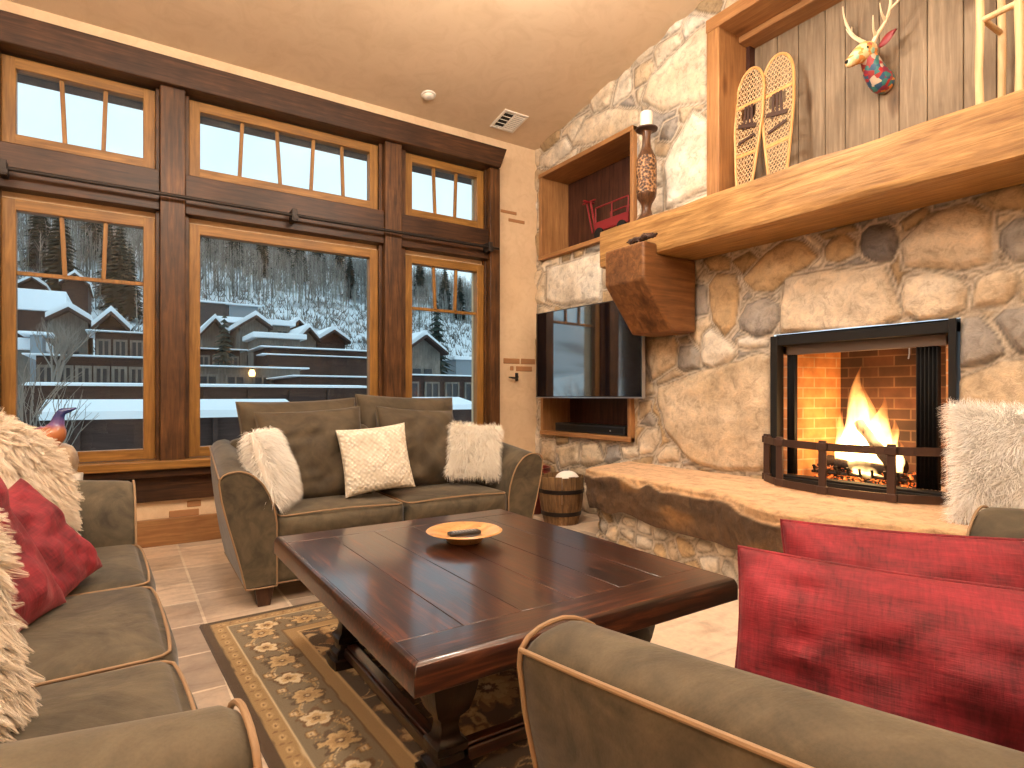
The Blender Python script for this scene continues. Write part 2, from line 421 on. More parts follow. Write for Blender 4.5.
# exposed brick patches in the plaster
def patch(lst, wname):
    mb = MB()
    for (u0, v0, u1, v1) in lst:
        a = onY(u0, v0, WY); b = onY(u1, v1, WY)
        mb.box(a.x, b.x, WY-.006, WY+.02, min(a.z, b.z), max(a.z, b.z))
    o = mb.build(wname, M['brick_patch'], bevel=.006); struct(o)
patch([(500.5,209,516.5,215.5),(508.5,218,524.5,224.5)], 'trim_20')
patch([(503.5,358,519.5,364),(521,358.5,535,364.5),(510,366,513.5,370.5),(516,366,532,371.5)], 'trim_21')
patch([(187,501,201,506),(169,511,199,517.5)], 'trim_22')
hk = thing('wall_hook', 'small dark iron hook on the plaster beside the television', 'hook', tuple(onY(514,378,WY)))
mb = MB(); mb.tube([(.03,-.005,.045),(.03,-.03,.01),(.0,-.05,-.005),(-.05,-.06,0),(-.10,-.05,.005)], [.008,.01,.012,.012,.007], 8); mb.build('hook_arm', M['iron'], hk)
mb = MB(); mb.box(.012,.05,-.012,0,-.03,.055); mb.build('back_plate', M['iron'], hk, bevel=.004)

# ceiling vent and detector
def ceil_pt(u, v):
    r = ray(u, v); t = (cz(0)-H)/(r.z + S*r.y); return Vector((0,0,H)) + r*t
cp = ceil_pt(509, 121)
vent = thing('ceiling_vent', 'small white louvred air vent set in the sloping ceiling', 'vent', tuple(cp)); vent.rotation_euler = (-math.atan(S), 0, 0)
mb = MB(); w, d = .14, .15
mb.box(-w,w,-d,-d+.025,-.012,0); mb.box(-w,w,d-.025,d,-.012,0); mb.box(-w,-w+.025,-d+.025,d-.025,-.012,0); mb.box(w-.025,w,-d+.025,d-.025,-.012,0)
mb.box(-.01,.01,-d+.025,d-.025,-.012,0)
mb.build('vent_frame', M['white_paint'], vent, bevel=.003)
mb = MB(); mb.box(-w+.02,w-.02,-d+.02,d-.02,-.004,-.001); mb.build('duct_opening', M['black'], vent)
mb = MB()
for i in range(9):
    y = -d+.04+i*(2*d-.08)/8
    mb.bar((.01,y,-.008),(w-.025,y,-.008), .016, .003, (0,.7,.7))
    if i % 2 == 0: mb.bar((-w+.025,y,-.006),(-.01,y,-.006), .006, .003, (0,.7,.7))
mb.build('louvres', M['white_paint'], vent)
cp = ceil_pt(428.5, 95)
dt = thing('smoke_detector', 'small round white detector on the sloping ceiling', 'smoke detector', tuple(cp)); dt.rotation_euler = (-math.atan(S), 0, 0)
mb = MB(); mb.lathe([(.0,-.035),(.03,-.035),(.045,-.025),(.05,-.012),(.065,-.01),(.07,0)], seg=28); mb.build('detector_cover', M['white_paint'], dt)

# ------------------------------------------------------------------ stone wall
def pw(u, v):
    p = onX(u, v, 3.80); return (p.y, p.z)
def cr(pts, s=2.667, ox=640, oy=170): return [pw(x/s+ox, y/s+oy) for x, y in pts]
TAN=(.55,.44,.31); PALE=(.64,.54,.41); GREY=(.34,.31,.28); DGREY=(.17,.15,.14); BRN=(.38,.27,.15); WHT=(.66,.59,.49); ORG=(.52,.37,.21); MORT=(.58,.50,.40)
ST = []
def stone(pts, col, amp=1.0): ST.append((np.array(pts), col, amp))
stone(cr([(583,195),(590,165),(610,146),(650,138),(680,155),(686,200),(665,242),(625,250),(590,228)]), DGREY, 1.2)
stone(cr([(490,205),(505,180),(545,165),(575,185),(570,225),(530,245),(495,240)]), ORG, 1)
stone(cr([(268,290),(330,220),(380,185),(430,188),(475,225),(440,260),(400,280),(350,322),(300,322)]), ORG, .9)
stone(cr([(380,290),(480,265),(645,255),(705,390),(640,425),(540,430),(366,440),(372,360)]), PALE, 1.1)
stone(cr([(700,262),(690,190),(760,120),(870,78),(932,108),(940,242),(860,264),(760,266)]), TAN, 1)
stone(cr([(690,330),(700,290),(770,270),(840,278),(872,310),(862,372),(800,398),(740,408),(700,384)]), PALE, 1.3)
stone(cr([(873,372),(890,290),(960,258),(1002,268),(1005,320),(970,357)]), TAN, 1)
stone(cr([(955,200),(960,160),(1000,125),(1060,118),(1085,180),(1050,242),(990,242)]), GREY, 1.1)
stone(cr([(1002,347),(1005,280),(1040,252),(1120,262),(1130,350)]), TAN, .9)
stone(cr([(850,400),(900,393),(952,440),(972,490),(920,522),(845,532)]), GREY, 1.1)
stone(cr([(938,400),(970,368),(1035,363),(1075,420),(1050,482),(1005,492),(975,450)]), GREY, 1.2)
stone(cr([(838,560),(960,512),(1120,498),(1140,700),(838,700)]), TAN, 1)
stone(cr([(258,400),(280,360),(330,338),(367,355),(367,400),(345,437),(300,442),(262,427)]), GREY, 1.1)
stone(cr([(178,310),(200,273),(250,278),(262,320),(252,412),(220,447),(188,400)]), ORG, .9)
stone(cr([(253,455),(285,441),(342,450),(337,472),(290,478),(256,472)]), WHT, .9)
stone(cr([(158,490),(165,438),(185,423),(237,463),(254,490),(232,522),(195,534),(163,520)]), WHT, 1.3)
stone(cr([(95,500),(103,468),(140,463),(158,490),(157,532),(115,542),(96,525)]), GREY, 1.1)
stone(cr([(10,445),(88,437),(98,465),(90,520),(30,560),(10,500)]), TAN, .8)
stone([pw(*p) for p in [(655,400),(657,387),(704,369),(760,353),(770,356),(771,466),(755,472),(720,471),(690,463),(665,432)]], TAN, 1.1)
stone(cr([(162,240),(200,222),(237,234),(232,266),(180,270)]), ORG, .8)
stone(cr([(240,242),(290,212),(312,235),(268,278)]), BRN, .8)
stone(cr([(470,168),(560,138),(582,158),(490,182)]), BRN, .8)
stone(cr([(690,135),(765,85),(772,118),(700,165)]), BRN, .9)
stone(cr([(880,72),(1000,30),(1060,60),(1030,105),(940,105)]), BRN, .9)
stone(cr([(265,345),(285,325),(295,335),(280,350)]), GREY, .7)
# above the mantel, between the niches
c5 = lambda pts: [pw(x/5.12+520, y/5.12+100) for x, y in pts]
stone(c5([(735,560),(730,330),(780,210),(880,60),(955,110),(955,455)]), WHT, .8)
stone(c5([(600,230),(590,570),(560,600),(585,200)]), GREY, .5)
stone(c5([(700,200),(730,110),(800,80),(800,130),(760,200)]), GREY, .9)
stone(c5([(250,240),(330,90),(450,40),(600,40),(600,110),(480,190)]), PALE, .8)
stone(c5([(440,140),(480,90),(520,100),(510,150),(450,190)]), GREY, .9)
stone(c5([(100,290),(230,180),(260,250),(150,345),(100,350)]), WHT, .7)
stone([pw(*p) for p in [(650,75),(700,25),(706,25),(706,100),(660,110),(640,100)]], PALE, .8)
stone([pw(*p) for p in [(545,268),(600,252),(600,300),(560,306),(545,300)]], WHT, .7)
# small ones beside / below the lower niche
c6 = lambda pts: [pw(x/5.12+520, y/5.12+390) for x, y in pts]
for pts, c_ in (([(600,180),(650,110),(690,150),(680,190)], GREY), ([(600,250),(640,200),(700,190),(710,260),(670,330),(600,330)], PALE),
    ([(690,340),(740,280),(800,300),(810,370),(700,380)], TAN), ([(420,370),(440,290),(500,280),(510,350),(450,380)], GREY),
    ([(310,280),(390,270),(420,370),(330,400),(300,380)], TAN), ([(180,290),(290,270),(295,380),(200,400)], PALE),
    ([(100,260),(170,260),(170,380),(100,350)], TAN), ([(510,290),(590,290),(600,340),(520,360)], PALE),
    ([(820,370),(870,350),(920,385),(830,392)], GREY), ([(600,60),(670,50),(660,110),(600,160)], TAN), ([(95,240),(90,60),(115,60),(118,235)], TAN)):
    stone(c6(pts), c_, .7)

OPN = [(3.78,5.15,2.65,3.52), (3.80,5.12,.76,1.50), (-1.2,2.93,2.30,3.97), (1.335,2.435,.50,1.575)]
def polydist(px, py, P):
    n = len(P); d = np.full(px.shape, 1e9); ins = np.zeros(px.shape, bool)
    for i in range(n):
        a = P[i]; b = P[(i+1) % n]; e = b-a
        t = np.clip(((px-a[0])*e[0]+(py-a[1])*e[1])/max(e@e, 1e-9), 0, 1)
        d = np.minimum(d, np.hypot(px-a[0]-t*e[0], py-a[1]-t*e[1]))
        c = ((a[1] > py) != (b[1] > py)) & (px < (b[0]-a[0])*(py-a[1])/((b[1]-a[1]) + 1e-12)+a[0])
        ins ^= c
    return np.where(ins, d, -d)
def stone_field(gy, gz, manual, fill_sp=.30, seed=3, opn=()):
    """returns height (m) and colour for stones on a plane"""
    r = np.random.default_rng(seed)
    wy = gy + .016*fbm(gy*7, gz*7, 1.3, 3); wz = gz + .016*fbm(gy*7, gz*7, 9.1, 3)
    bestd = np.full(gy.shape, -1.0); col = np.zeros(gy.shape+(3,)); amp = np.zeros(gy.shape)
    for P, c, a in manual:
        y0, z0 = P.min(0)-.2; y1, z1 = P.max(0)+.2
        m = (gy > y0) & (gy < y1) & (gz > z0) & (gz < z1)
        d = np.full(gy.shape, -1.0); d[m] = polydist(wy[m], wz[m], P)
        b = d > bestd; bestd[b] = d[b]; col[b] = c; amp[b] = a
    mand = bestd.copy()
    ys = np.arange(gy.min()-.3, gy.max()+.3, fill_sp); zs = np.arange(gz.min()-.3, gz.max()+.3, fill_sp*.8)
    pts = np.array([(y+r.uniform(-.42,.42)*fill_sp, z+r.uniform(-.42,.42)*fill_sp*.8) for y in ys for z in zs])
    keep = np.ones(len(pts), bool)
    for P, c, a in manual: keep &= polydist(pts[:,0], pts[:,1], P) < .015
    pts = pts[keep]
    pal = [TAN, PALE, GREY, ORG, WHT, BRN, TAN, PALE, WHT]
    pc = np.array([pal[i] for i in r.integers(0, len(pal), len(pts))])*r.uniform(.85, 1.1, (len(pts), 1)); pa = r.uniform(.5, 1.0, len(pts))
    f1 = np.full(gy.shape, 9.); f2 = np.full(gy.shape, 9.); idx = np.zeros(gy.shape, int)
    for i, (y, z) in enumerate(pts):
        m = (abs(gy-y) < 1.0) & (abs(gz-z) < 1.0)
        d = np.full(gy.shape, 9.); d[m] = np.hypot((wy[m]-y), (wz[m]-z)*1.15)
        lt = d < f1; f2 = np.where(lt, f1, np.minimum(f2, d)); f1 = np.where(lt, d, f1); idx[lt] = i
    dv = np.minimum((f2-f1)/2-.012, -mand-.02)
    b = dv > bestd; b &= (mand < 0)
    D = np.where(b, dv, mand); A = np.where(b, pa[idx], amp); Cc = np.where(b[..., None], pc[idx], col)
    msk = sstep(-.004, .006, D)
    h = A*.036*(sstep(0, .045, D)**.6) + A*.012*sstep(.04, .16, D)
    n = fbm(gy*9, gz*9, 4.2, 5)
    h = h + n*.007*(.4+msk) + .003*fbm(gy*26, gz*26, 2, 3)
    mc = np.array(MORT)*(1+.15*n[..., None])
    stn = fbm(gy*3.0, gz*5, 7.7, 4)[..., None]
    Cc = Cc*(1+.30*n[..., None]) * (1+stn*np.array([.25,.35,.5]))
    c = mc*(1-msk[..., None])+Cc*msk[..., None]
    # darken the joint right at the stone rim
    rim = np.exp(-((D-.002)/.006)**2)[..., None]
    c = c*(1-.55*rim)
    return h, np.clip(c, .01, 1)
gys = np.concatenate([np.arange(YF, .6, .045), np.arange(.6, WY+.02, .0135)])
gzs = np.arange(0, 5.35, .0135)
GY, GZ = np.meshgrid(gys, gzs, indexing='ij')
hh, cc = stone_field(GY, GZ, ST, .30)
# fall back flat beside the wooden niche frames so that nothing pokes through them
for a, b, c_, d_ in OPN[:2] + OPN[2:3]:
    dd = np.maximum(np.maximum(a-GY, GY-b), np.maximum(c_-GZ, GZ-d_)); hh = hh*np.clip(.25+dd/.12, .25, 1)
V = np.stack([WX - hh, GY, GZ], -1).reshape(-1, 3)
ny, nz = GY.shape
ii, jj = np.meshgrid(np.arange(ny-1), np.arange(nz-1), indexing='ij')
cy = (gys[ii]+gys[ii+1])/2; czz = (gzs[jj]+gzs[jj+1])/2
ok = czz < (CZ+S*(WY-cy)+.04)
for a, b, c_, d_ in OPN: ok &= ~((cy > a) & (cy < b) & (czz > c_) & (czz < d_))
q = np.stack([ii*nz+jj, ii*nz+jj+1, (ii+1)*nz+jj+1, (ii+1)*nz+jj], -1)[ok]
q = q[:, ::-1]
wr = newobj('wall_right', V, q, M['stone'], smooth='all', colors=cc.reshape(-1, 3)); struct(wr)

# niches (lining boxes)
def niche(a, b, c_, d_, depth, fw, mats, top=True, bottom=True, right=True, proud=.02, back='niche_dark'):
    xf = WX-proud-.03; xb = WX+depth
    side, hor = mats
    mb = MB(); mb.box(xb, xb+.03, a-.05, b+.05, c_-.05, d_+.05)
    trim(mb, M[back], 0)
    mb = MB(); mb.box(xf, xb, b, b+fw, c_-fw, d_+fw); trim(mb, M[side])
    if right: mb = MB(); mb.box(xf, xb, a-fw, a, c_-fw, d_+fw); trim(mb, M[side])
    if top: mb = MB(); mb.box(xf-.01, xb, a-fw, b+fw, d_, d_+fw); trim(mb, M[hor])
    if bottom: mb = MB(); mb.box(xf-.01, xb, a-fw, b+fw, c_-fw, c_); trim(mb, M[hor])
n_trim[0] = 30
niche(3.80, 5.13, 2.66, 3.51, .33, .045, ('niche_z', 'niche_y'))
niche(3.83, 5.10, .78, 1.45, .33, .045, ('niche_z', 'niche_y'))
# big display niche with grey boards
xb = 4.19
mb = MB(); mb.box(3.78, 4.12, 2.86, 2.975, 2.45, 4.05); trim(mb, M['niche_z'])
mb = MB(); mb.box(4.12, xb, 2.83, 2.93, 2.45, 4.0); trim(mb, M['niche_dark'])
mb = MB(); mb.box(3.77, 4.20, -1.3, 2.975, 3.96, 4.06); trim(mb, M['niche_y'])
mb = MB(); mb.box(4.02, 4.20, -1.3, 2.86, 3.91, 3.96); trim(mb, M['niche_y'])
mb = MB(); mb.box(3.78, 4.2, -1.30, -1.2, 2.45, 4.0); trim(mb, M['niche_z'])
y = 2.93; k = 0
while y > -1.25:
    w = [.16,.13,.17,.20,.14,.22,.12,.16,.19][k % 9]; k += 1
    mb = MB(); mb.box(xb, xb+.03, y-w+.004, y, 2.40, 3.97)
    o = trim(mb, M['planks'], .004); y -= w
mb = MB(); mb.box(xb+.02, xb+.05, -1.3, 3.0, 2.3, 4.1); trim(mb, M['niche_dark'], 0)
mb = MB(); mb.box(3.80, 4.2, -1.3, 2.93, 2.36, 2.40); trim(mb, M['niche_y'], 0)

# mantel beam with corbel
def rough_beam(x0, x1, y0, y1, z0, z1, amp=.006, step=.04):
    ys = np.arange(y0, y1+step, step); ys[-1] = y1
    # section outline points
    sec = []
    nx, nz_ = 10, 9
    for i in range(nz_): sec.append((x0, z0+(z1-z0)*i/nz_))
    for i in range(nx): sec.append((x0+(x1-x0)*i/nx, z1))
    for i in range(nz_): sec.append((x1, z1-(z1-z0)*i/nz_))
    for i in range(nx): sec.append((x1-(x1-x0)*i/nx, z0))
    sec = np.array(sec); n = len(sec); cx, cz_ = (x0+x1)/2, (z0+z1)/2
    V = []
    for y in ys:
        nn = fbm(sec[:,0]*9+3, y*1.6, sec[:,1]*9, 3)*amp
        corner = (abs(sec[:,0]-x0) < .02) & ((abs(sec[:,1]-z1) < .02) | (abs(sec[:,1]-z0) < .02))
        wob = corner*(.008+.006*vnoise(y*3.1, sec[:,1]*3, 2))
        dirs = np.stack([np.sign(cx-sec[:,0])*(abs(sec[:,0]-cx) > (x1-x0)/2-.001), np.sign(cz_-sec[:,1])*(abs(sec[:,1]-cz_) > (z1-z0)/2-.001)], 1)
        P = sec + dirs*(nn+wob)[:, None]
        V += [(p[0], y, p[1]) for p in P]
    Fc = [(i*n+k, i*n+(k+1) % n, (i+1)*n+(k+1) % n, (i+1)*n+k) for i in range(len(ys)-1) for k in range(n)]
    Fc += [tuple(range(n-1, -1, -1)), tuple((len(ys)-1)*n+k for k in range(n))]
    return V, [tuple(reversed(f)) for f in Fc]
V, Fc = rough_beam(3.35, 3.80, -1.6, 3.72, 2.225, 2.535)
mt = thing('mantel', 'thick honey coloured timber mantel beam over the fireplace', 'mantel', (3.58, 1.0, 2.22))
newobj('beam', np.array(V)-np.array(mt.location), Fc, M['mantel'], mt)
mb = MB(); mb.prism([(3.20,2.30),(3.20,2.02),(3.50,1.65),(3.79,1.65),(3.79,2.225),(3.352,2.225),(3.352,2.30)], 'y', 3.08, 3.50)
o = mb.build('corbel', M['corbel'], mt, bevel=.02, origin=mt.location, bseg=3); o['label'] = 'rough brown corbel block with slanted underside'
# gnarled ornament on the corbel
mb = MB()
for k in range(8):
    y0 = rnd.uniform(3.06, 3.20); pts = []; x = 3.24; z = 2.30+rnd.uniform(0,.03)
    for j in range(9):
        pts.append((x+rnd.uniform(-.012,.012), y0+(.0+.026*j*(1 if k % 2 else -1)*rnd.uniform(.4,1))*.6, z+.012+.02*abs(math.sin(j*.9+k))))
    mb.tube(pts, [.020,.022,.021,.019,.017,.015,.012,.009,.004], 7)
o = mb.build('driftwood_ornament', M['iron_brown'], origin=(3.23, 3.19, 2.30)); tag(o, 'dark gnarled driftwood piece lying on the corbel under the mantel', 'ornament')

# ------------------------------------------------------------------ firebox
fb = thing('fireplace_insert', 'black framed brick lined firebox set in the stone wall', 'fireplace', (3.9, 1.885, .56))
O = fb.location
mb = MB(); mb.prism([(3.86,2.36),(4.36,2.235),(4.36,2.285),(3.86,2.43)], 'z', .56, 1.55); mb.build('side_brick_wall', M['brick_side'], fb, origin=O, smooth=False)
mb = MB(); mb.prism([(3.86,1.41),(3.86,1.34),(4.36,1.49),(4.36,1.54)], 'z', .56, 1.55); mb.build('side_brick_wall', M['brick_side'], fb, origin=O, smooth=False)
mb = MB(); mb.box(4.34,4.40,1.45,2.32,.56,1.55); mb.build('back_brick_wall', M['brick_back'], fb, origin=O, smooth=False)
mb = MB(); mb.box(3.84,4.40,1.34,2.44,.53,.575); mb.build('hearth_floor', M['ash'], fb, origin=O)
mb = MB(); mb.box(3.86,4.40,1.34,2.44,1.53,1.58); mb.build('top_plate', M['black'], fb, origin=O)
mb = MB()   # outer black surround
mb.box(3.78,3.88,2.385,2.436,.56,1.565); mb.box(3.78,3.88,1.335,1.372,.56,1.575)
mb.box(3.79,3.88,1.335,2.436,1.50,1.562); mb.box(3.78,3.86,1.335,2.436,.56,.592)
mb.box(3.80,3.90,1.335,2.436,.592,.606)
mb.build('surround', M['black'], fb, origin=O, bevel=.003)
mb = MB(); mb.box(3.86,3.90,1.37,2.40,1.435,1.50); mb.build('hood', M['hood'], fb, origin=O, bevel=.003)
def curtain(y0, y1, folds):
    V = []; n = folds*8
    for k in range(n+1):
        y = y0+(y1-y0)*k/n; x = 3.875+.014*math.cos(2*PI*k/8)
        V += [(x, y, .61), (x, y, 1.50)]
    F_ = [(2*k, 2*k+1, 2*k+3, 2*k+2) for k in range(n)]
    m = MB(); m.add(V, F_); o = m.build('mesh_curtain', M['black'], fb, origin=O)
    s = o.modifiers.new('solid', 'SOLIDIFY'); s.thickness = .002
curtain(2.30, 2.40, 6); curtain(1.445, 1.57, 6)
mb = MB(); mb.tube([(3.872,1.60,1.50),(3.872,1.60,1.40),(3.865,1.602,1.37)], .004, 6); mb.build('pull_chain', M['silver'], fb, origin=O)
# grate, logs, embers, flames
gr = thing('fire_grate', 'low black iron grate holding the burning logs', 'grate', (4.08, 1.95, .575)); O = gr.location
mb = MB()
for i in range(8):
    y = 1.70+i*.075; mb.tube([(3.96,y,.68),(3.97,y,.635),(4.2,y,.635),(4.24,y,.69)], .009, 6)
mb.tube([(4.0,1.67,.63),(4.0,2.26,.63)], .01, 6); mb.tube([(4.18,1.67,.63),(4.18,2.26,.63)], .01, 6)
mb.build('bars', M['iron'], gr, origin=O)
for x in (4.0, 4.18):
    for y in (1.72, 2.2):
        mb = MB(); mb.tube([(x,y,.574),(x,y,.63)], .009, 6); mb.build('leg', M['iron'], gr, origin=O)
def log(a, b, r, label):
    a = Vector(a); b = Vector(b); m = MB(); pts = [a.lerp(b, i/8) for i in range(9)]
    m.tube([(p.x, p.y+rnd.uniform(-.006,.006), p.z+rnd.uniform(-.006,.006)) for p in pts], [r*rnd.uniform(.88,1.08) for _ in pts], 11)
    o = m.build('log', M['bark'], origin=tuple((a+b)/2)); tag(o, label, 'log', 'burning logs'); return o
log((4.12,1.72,.70),(4.14,2.22,.69),.045,'charred log lying flat at the back of the fire grate')
log((4.03,1.74,.685),(4.02,2.10,.69),.035,'charred log lying flat at the front of the fire grate')
log((3.99,1.75,.72),(4.09,1.99,.97),.033,'dark charred log standing tilted up inside the flames')
# embers: loose glowing chunks, nobody could count them
V = []; Fc = []; 
for i in range(420):
    c = np.array([rnd.uniform(3.98,4.22), rnd.uniform(1.62,2.27), rnd.uniform(.578,.60)]); s_ = rnd.uniform(.006,.018)
    if i > 260: c[2] = rnd.uniform(.645,.67); c[0] = rnd.uniform(4.0,4.18)
    q = rng.normal(size=(8,3))*.25+np.array([(x,y,z) for x in (-1,1) for y in (-1,1) for z in (-1,1)])
    b0 = len(V); V += list(c+q*s_*.6); Fc += [tuple(b0+j for j in f) for f in ((0,1,3,2),(4,6,7,5),(0,4,5,1),(2,3,7,6),(0,2,6,4),(1,5,7,3))]
t = NT('glowing embers'); nz_ = t.noise(t.coord((1,1,1)), 22, 3)
em = t.ramp(nz_, [(.50, (0,0,0)), (.60, (1,.16,.02)), (.72, (1,.45,.12))])
M['ember'] = t.bsdf((.03,.02,.018), .9, emc=em, ems=1.6)
o = newobj('embers', np.array(V)-np.array((4.1,1.95,.575)), Fc, M['ember'], smooth=False); o.location = (4.1,1.95,.575); tag(o, 'bed of small glowing embers under and on the grate', 'embers', kind='stuff')
# flames: emitting volume inside flame shaped hulls
def flame_mat():
    t = NT('flame'); tc = t.n('TexCoord').outputs['Generated']
    sp = t.n('SeparateXYZ', {0: tc}); z = sp.outputs[2]
    n = t.noise(t.coord((9,9,3)), 1.6, 3, .5, .6)
    col = t.ramp(z, [(.0, (1,.55,.18)), (.35, (1,.62,.24)), (.7, (1,.42,.10)), (1., (1,.22,.03))])
    st = t.math('MULTIPLY', t.ramp(z, [(0., (.75,.75,.75)), (.25, (1,1,1)), (.75, (.45,.45,.45)), (1., (.12,.12,.12))]), t.math('MULTIPLY', t.math('SUBTRACT', n, .2, True), 230.0))
    e = t.n('Emission', {'Color': col, 'Strength': st})
    t.link(e.outputs[0], t.out.inputs['Volume']); return t.m
M['flame'] = flame_mat()
fl = thing('fire', 'tall orange and white flames rising from the logs', 'fire', (4.08, 1.95, .66))
def tongue(cx, cy, z0, h, w, lean, ph, sx=.6):
    V = []; seg = 18; n = 26
    for i in range(n+1):
        t_ = i/n
        r = 1.25*w*(math.sin(PI*min(1, (t_*.92+.08))**.62))*(1-t_)**.35*1.05 if t_ < 1 else 0
        r *= 1+.13*math.sin(t_*11+ph)
        ox = .018*math.sin(t_*7+ph)*t_; oy = lean*t_*t_ + .022*math.sin(t_*9+ph*2)*t_
        for k in range(seg):
            a = 2*PI*k/seg; rr = max(r, .0005)*(1+.16*math.sin(3*a+ph+t_*5))
            V.append((cx+ox+rr*sx*math.cos(a), cy+oy+rr*math.sin(a), z0+h*t_))
    Fc = [(i*seg+k, i*seg+(k+1) % seg, (i+1)*seg+(k+1) % seg, (i+1)*seg+k) for i in range(n) for k in range(seg)]
    Fc += [tuple(range(seg-1,-1,-1)), tuple(n*seg+k for k in range(seg))]
    o = newobj('flame_tongue', np.array(V)-np.array(fl.location), Fc, M['flame'], fl)
for a in ((4.08,2.00,.66,.72,.085,-.03,.3),(4.06,1.86,.66,.52,.085,-.02,1.7),(4.10,1.93,.67,.60,.06,.03,2.9),(4.05,2.07,.66,.42,.055,.02,4.1),
          (4.07,1.80,.66,.36,.06,-.05,5.3),(4.02,1.95,.66,.30,.06,0,.9),(4.04,1.75,.66,.22,.045,-.03,2.2),(4.04,1.91,.62,.16,.10,0,3.3)):
    tongue(*a)
pl = bpy.data.lights.new('fire glow', 'POINT'); pl.energy = 9; pl.color = (1,.50,.18); pl.shadow_soft_size = .12
lo = bpy.data.objects.new('fire_glow', pl); COL.objects.link(lo); lo.location = (4.0, 1.92, 1.0)

# hearth slab + rubble base
front = [(3.80,3.90),(3.70,3.86),(3.42,3.80),(3.22,3.74),(3.14,3.68),(3.10,3.5),(3.07,3.2),(3.05,2.9),(3.02,2.6),(2.98,2.3),(2.88,2.08),(2.78,1.90),(2.745,1.75),(2.80,1.58),(2.90,1.42),(2.98,1.25),(3.02,1.0),(3.03,.6),(3.02,0.),(3.02,-.8),(3.05,-1.1),(3.2,-1.25),(3.80,-1.3)]
def resample(P, n):
    P = np.array(P); d = np.r_[0, np.cumsum(np.hypot(*np.diff(P, axis=0).T))]; s_ = np.linspace(0, d[-1], n)
    return np.stack([np.interp(s_, d, P[:,0]), np.interp(s_, d, P[:,1])], 1), s_
def hearth_part(name, parent, inset, z_lo, z_hi, n, nz_, kind):
    P, s_ = resample(front, n)
    T = np.gradient(P, axis=0); T /= np.linalg.norm(T, axis=1)[:, None]; N = np.stack([T[:,1], -T[:,0]], 1)
    # make the normal point outward (towards -x)
    if (N[n//2, 0] > 0): N = -N
    V = []; C_ = []
    zs = np.linspace(0, 1, nz_)
    for t_ in zs:   # from bottom to top
        if kind == 'slab':
            zb = z_lo + .035*vnoise(s_*1.7, 3.3) + .02*vnoise(s_*6, 1.3)
            z = zb+(z_hi-zb)*t_
            off = .02*fbm(s_*2.6, z*7, 1, 4) + .012*fbm(s_*14, z*14, 5, 3) - .05*(1-t_)**2 - .035*(t_ > .97)
            edge = .055 + .05*fbm(s_*1.5, 8.1, 0, 3)+.025*vnoise(s_*8, 2.)  # depth of pale chip under the top edge
            chip = sstep(0, .012, z-(z_hi-edge*sstep(-.15,.25,fbm(s_*1.1,4.4,0,2)+.1)))
            off = off - .018*chip
            dk = np.array([.115,.068,.036])*(1+.7*fbm(s_*5, z*9, 2, 4)[:, None]) + np.array([.15,.07,.014])*sstep(.05,.4,fbm(s_*2.3, z*6, 6, 3))[:, None]
            lt = np.array([.62,.40,.22])*(1+.2*fbm(s_*4, z*20, 3, 3)[:, None])
            c = dk*(1-chip[:, None])+lt*chip[:, None]
        else:
            z = np.full(n, z_lo+(z_hi-z_lo)*t_); h_, c3 = stone_field(np.stack([s_, s_]), np.stack([z, z]), [], .17, 9) if False else (None, None)
            off = HB[:, int(t_*(nz_-1)+.5)]; c = CB[:, int(t_*(nz_-1)+.5)]
        Q = P + N*(off-inset)[:, None]
        V.append(np.stack([Q[:,0], Q[:,1], z], 1)); C_.append(c)
    V = np.concatenate(V); C_ = np.concatenate(C_)
    F_ = [(j*n+i, j*n+i+1, (j+1)*n+i+1, (j+1)*n+i) for j in range(nz_-1) for i in range(n-1)]
    if kind == 'slab':   # top: rows from front edge to wall
        base = (nz_-1)*n; rows = 16; prev = base; cur = len(V)
        E = V[base:base+n]; ex = []; ec = []
        for r in range(1, rows+1):
            k = r/rows; X = E[:,0]+(3.83-E[:,0])*k
            z = np.full(n, z_hi)+.006*fbm(X*3, E[:,1]*3, 2, 3)
            ex.append(np.stack([X, E[:,1], z], 1))
            ec.append(np.array([.66,.43,.26])*(1+.28*fbm(X*26+E[:,1]*1.5, E[:,1]*1.4, 4, 4)[:, None]))
            F_ += [(prev+i, prev+i+1, cur+i+1, cur+i) for i in range(n-1)]
            prev = cur; cur += n
        V = np.concatenate([V]+ex); C_ = np.concatenate([C_]+ec)
    return newobj(name, V-np.array(parent.location), np.array(F_), M['stone'], parent, smooth='all', colors=np.clip(C_, .01, 1))
ht = thing('hearth', 'raised stone hearth with one long rough slab on a rubble base', 'hearth', (3.3, 1.9, 0))
nb = 500; Pb, sb = resample(front, nb); zb_ = np.linspace(0, .30, 26)
SB, ZB = np.meshgrid(sb, zb_, indexing='ij'); HB, CB = stone_field(SB, ZB, [], .16, 5)
hearth_part('slab', ht, 0, .245, .56, 620, 34, 'slab')
hearth_part('rubble_base', ht, .13, 0, .30, nb, 26, 'base')['label'] = 'pale rounded rubble base of the hearth'

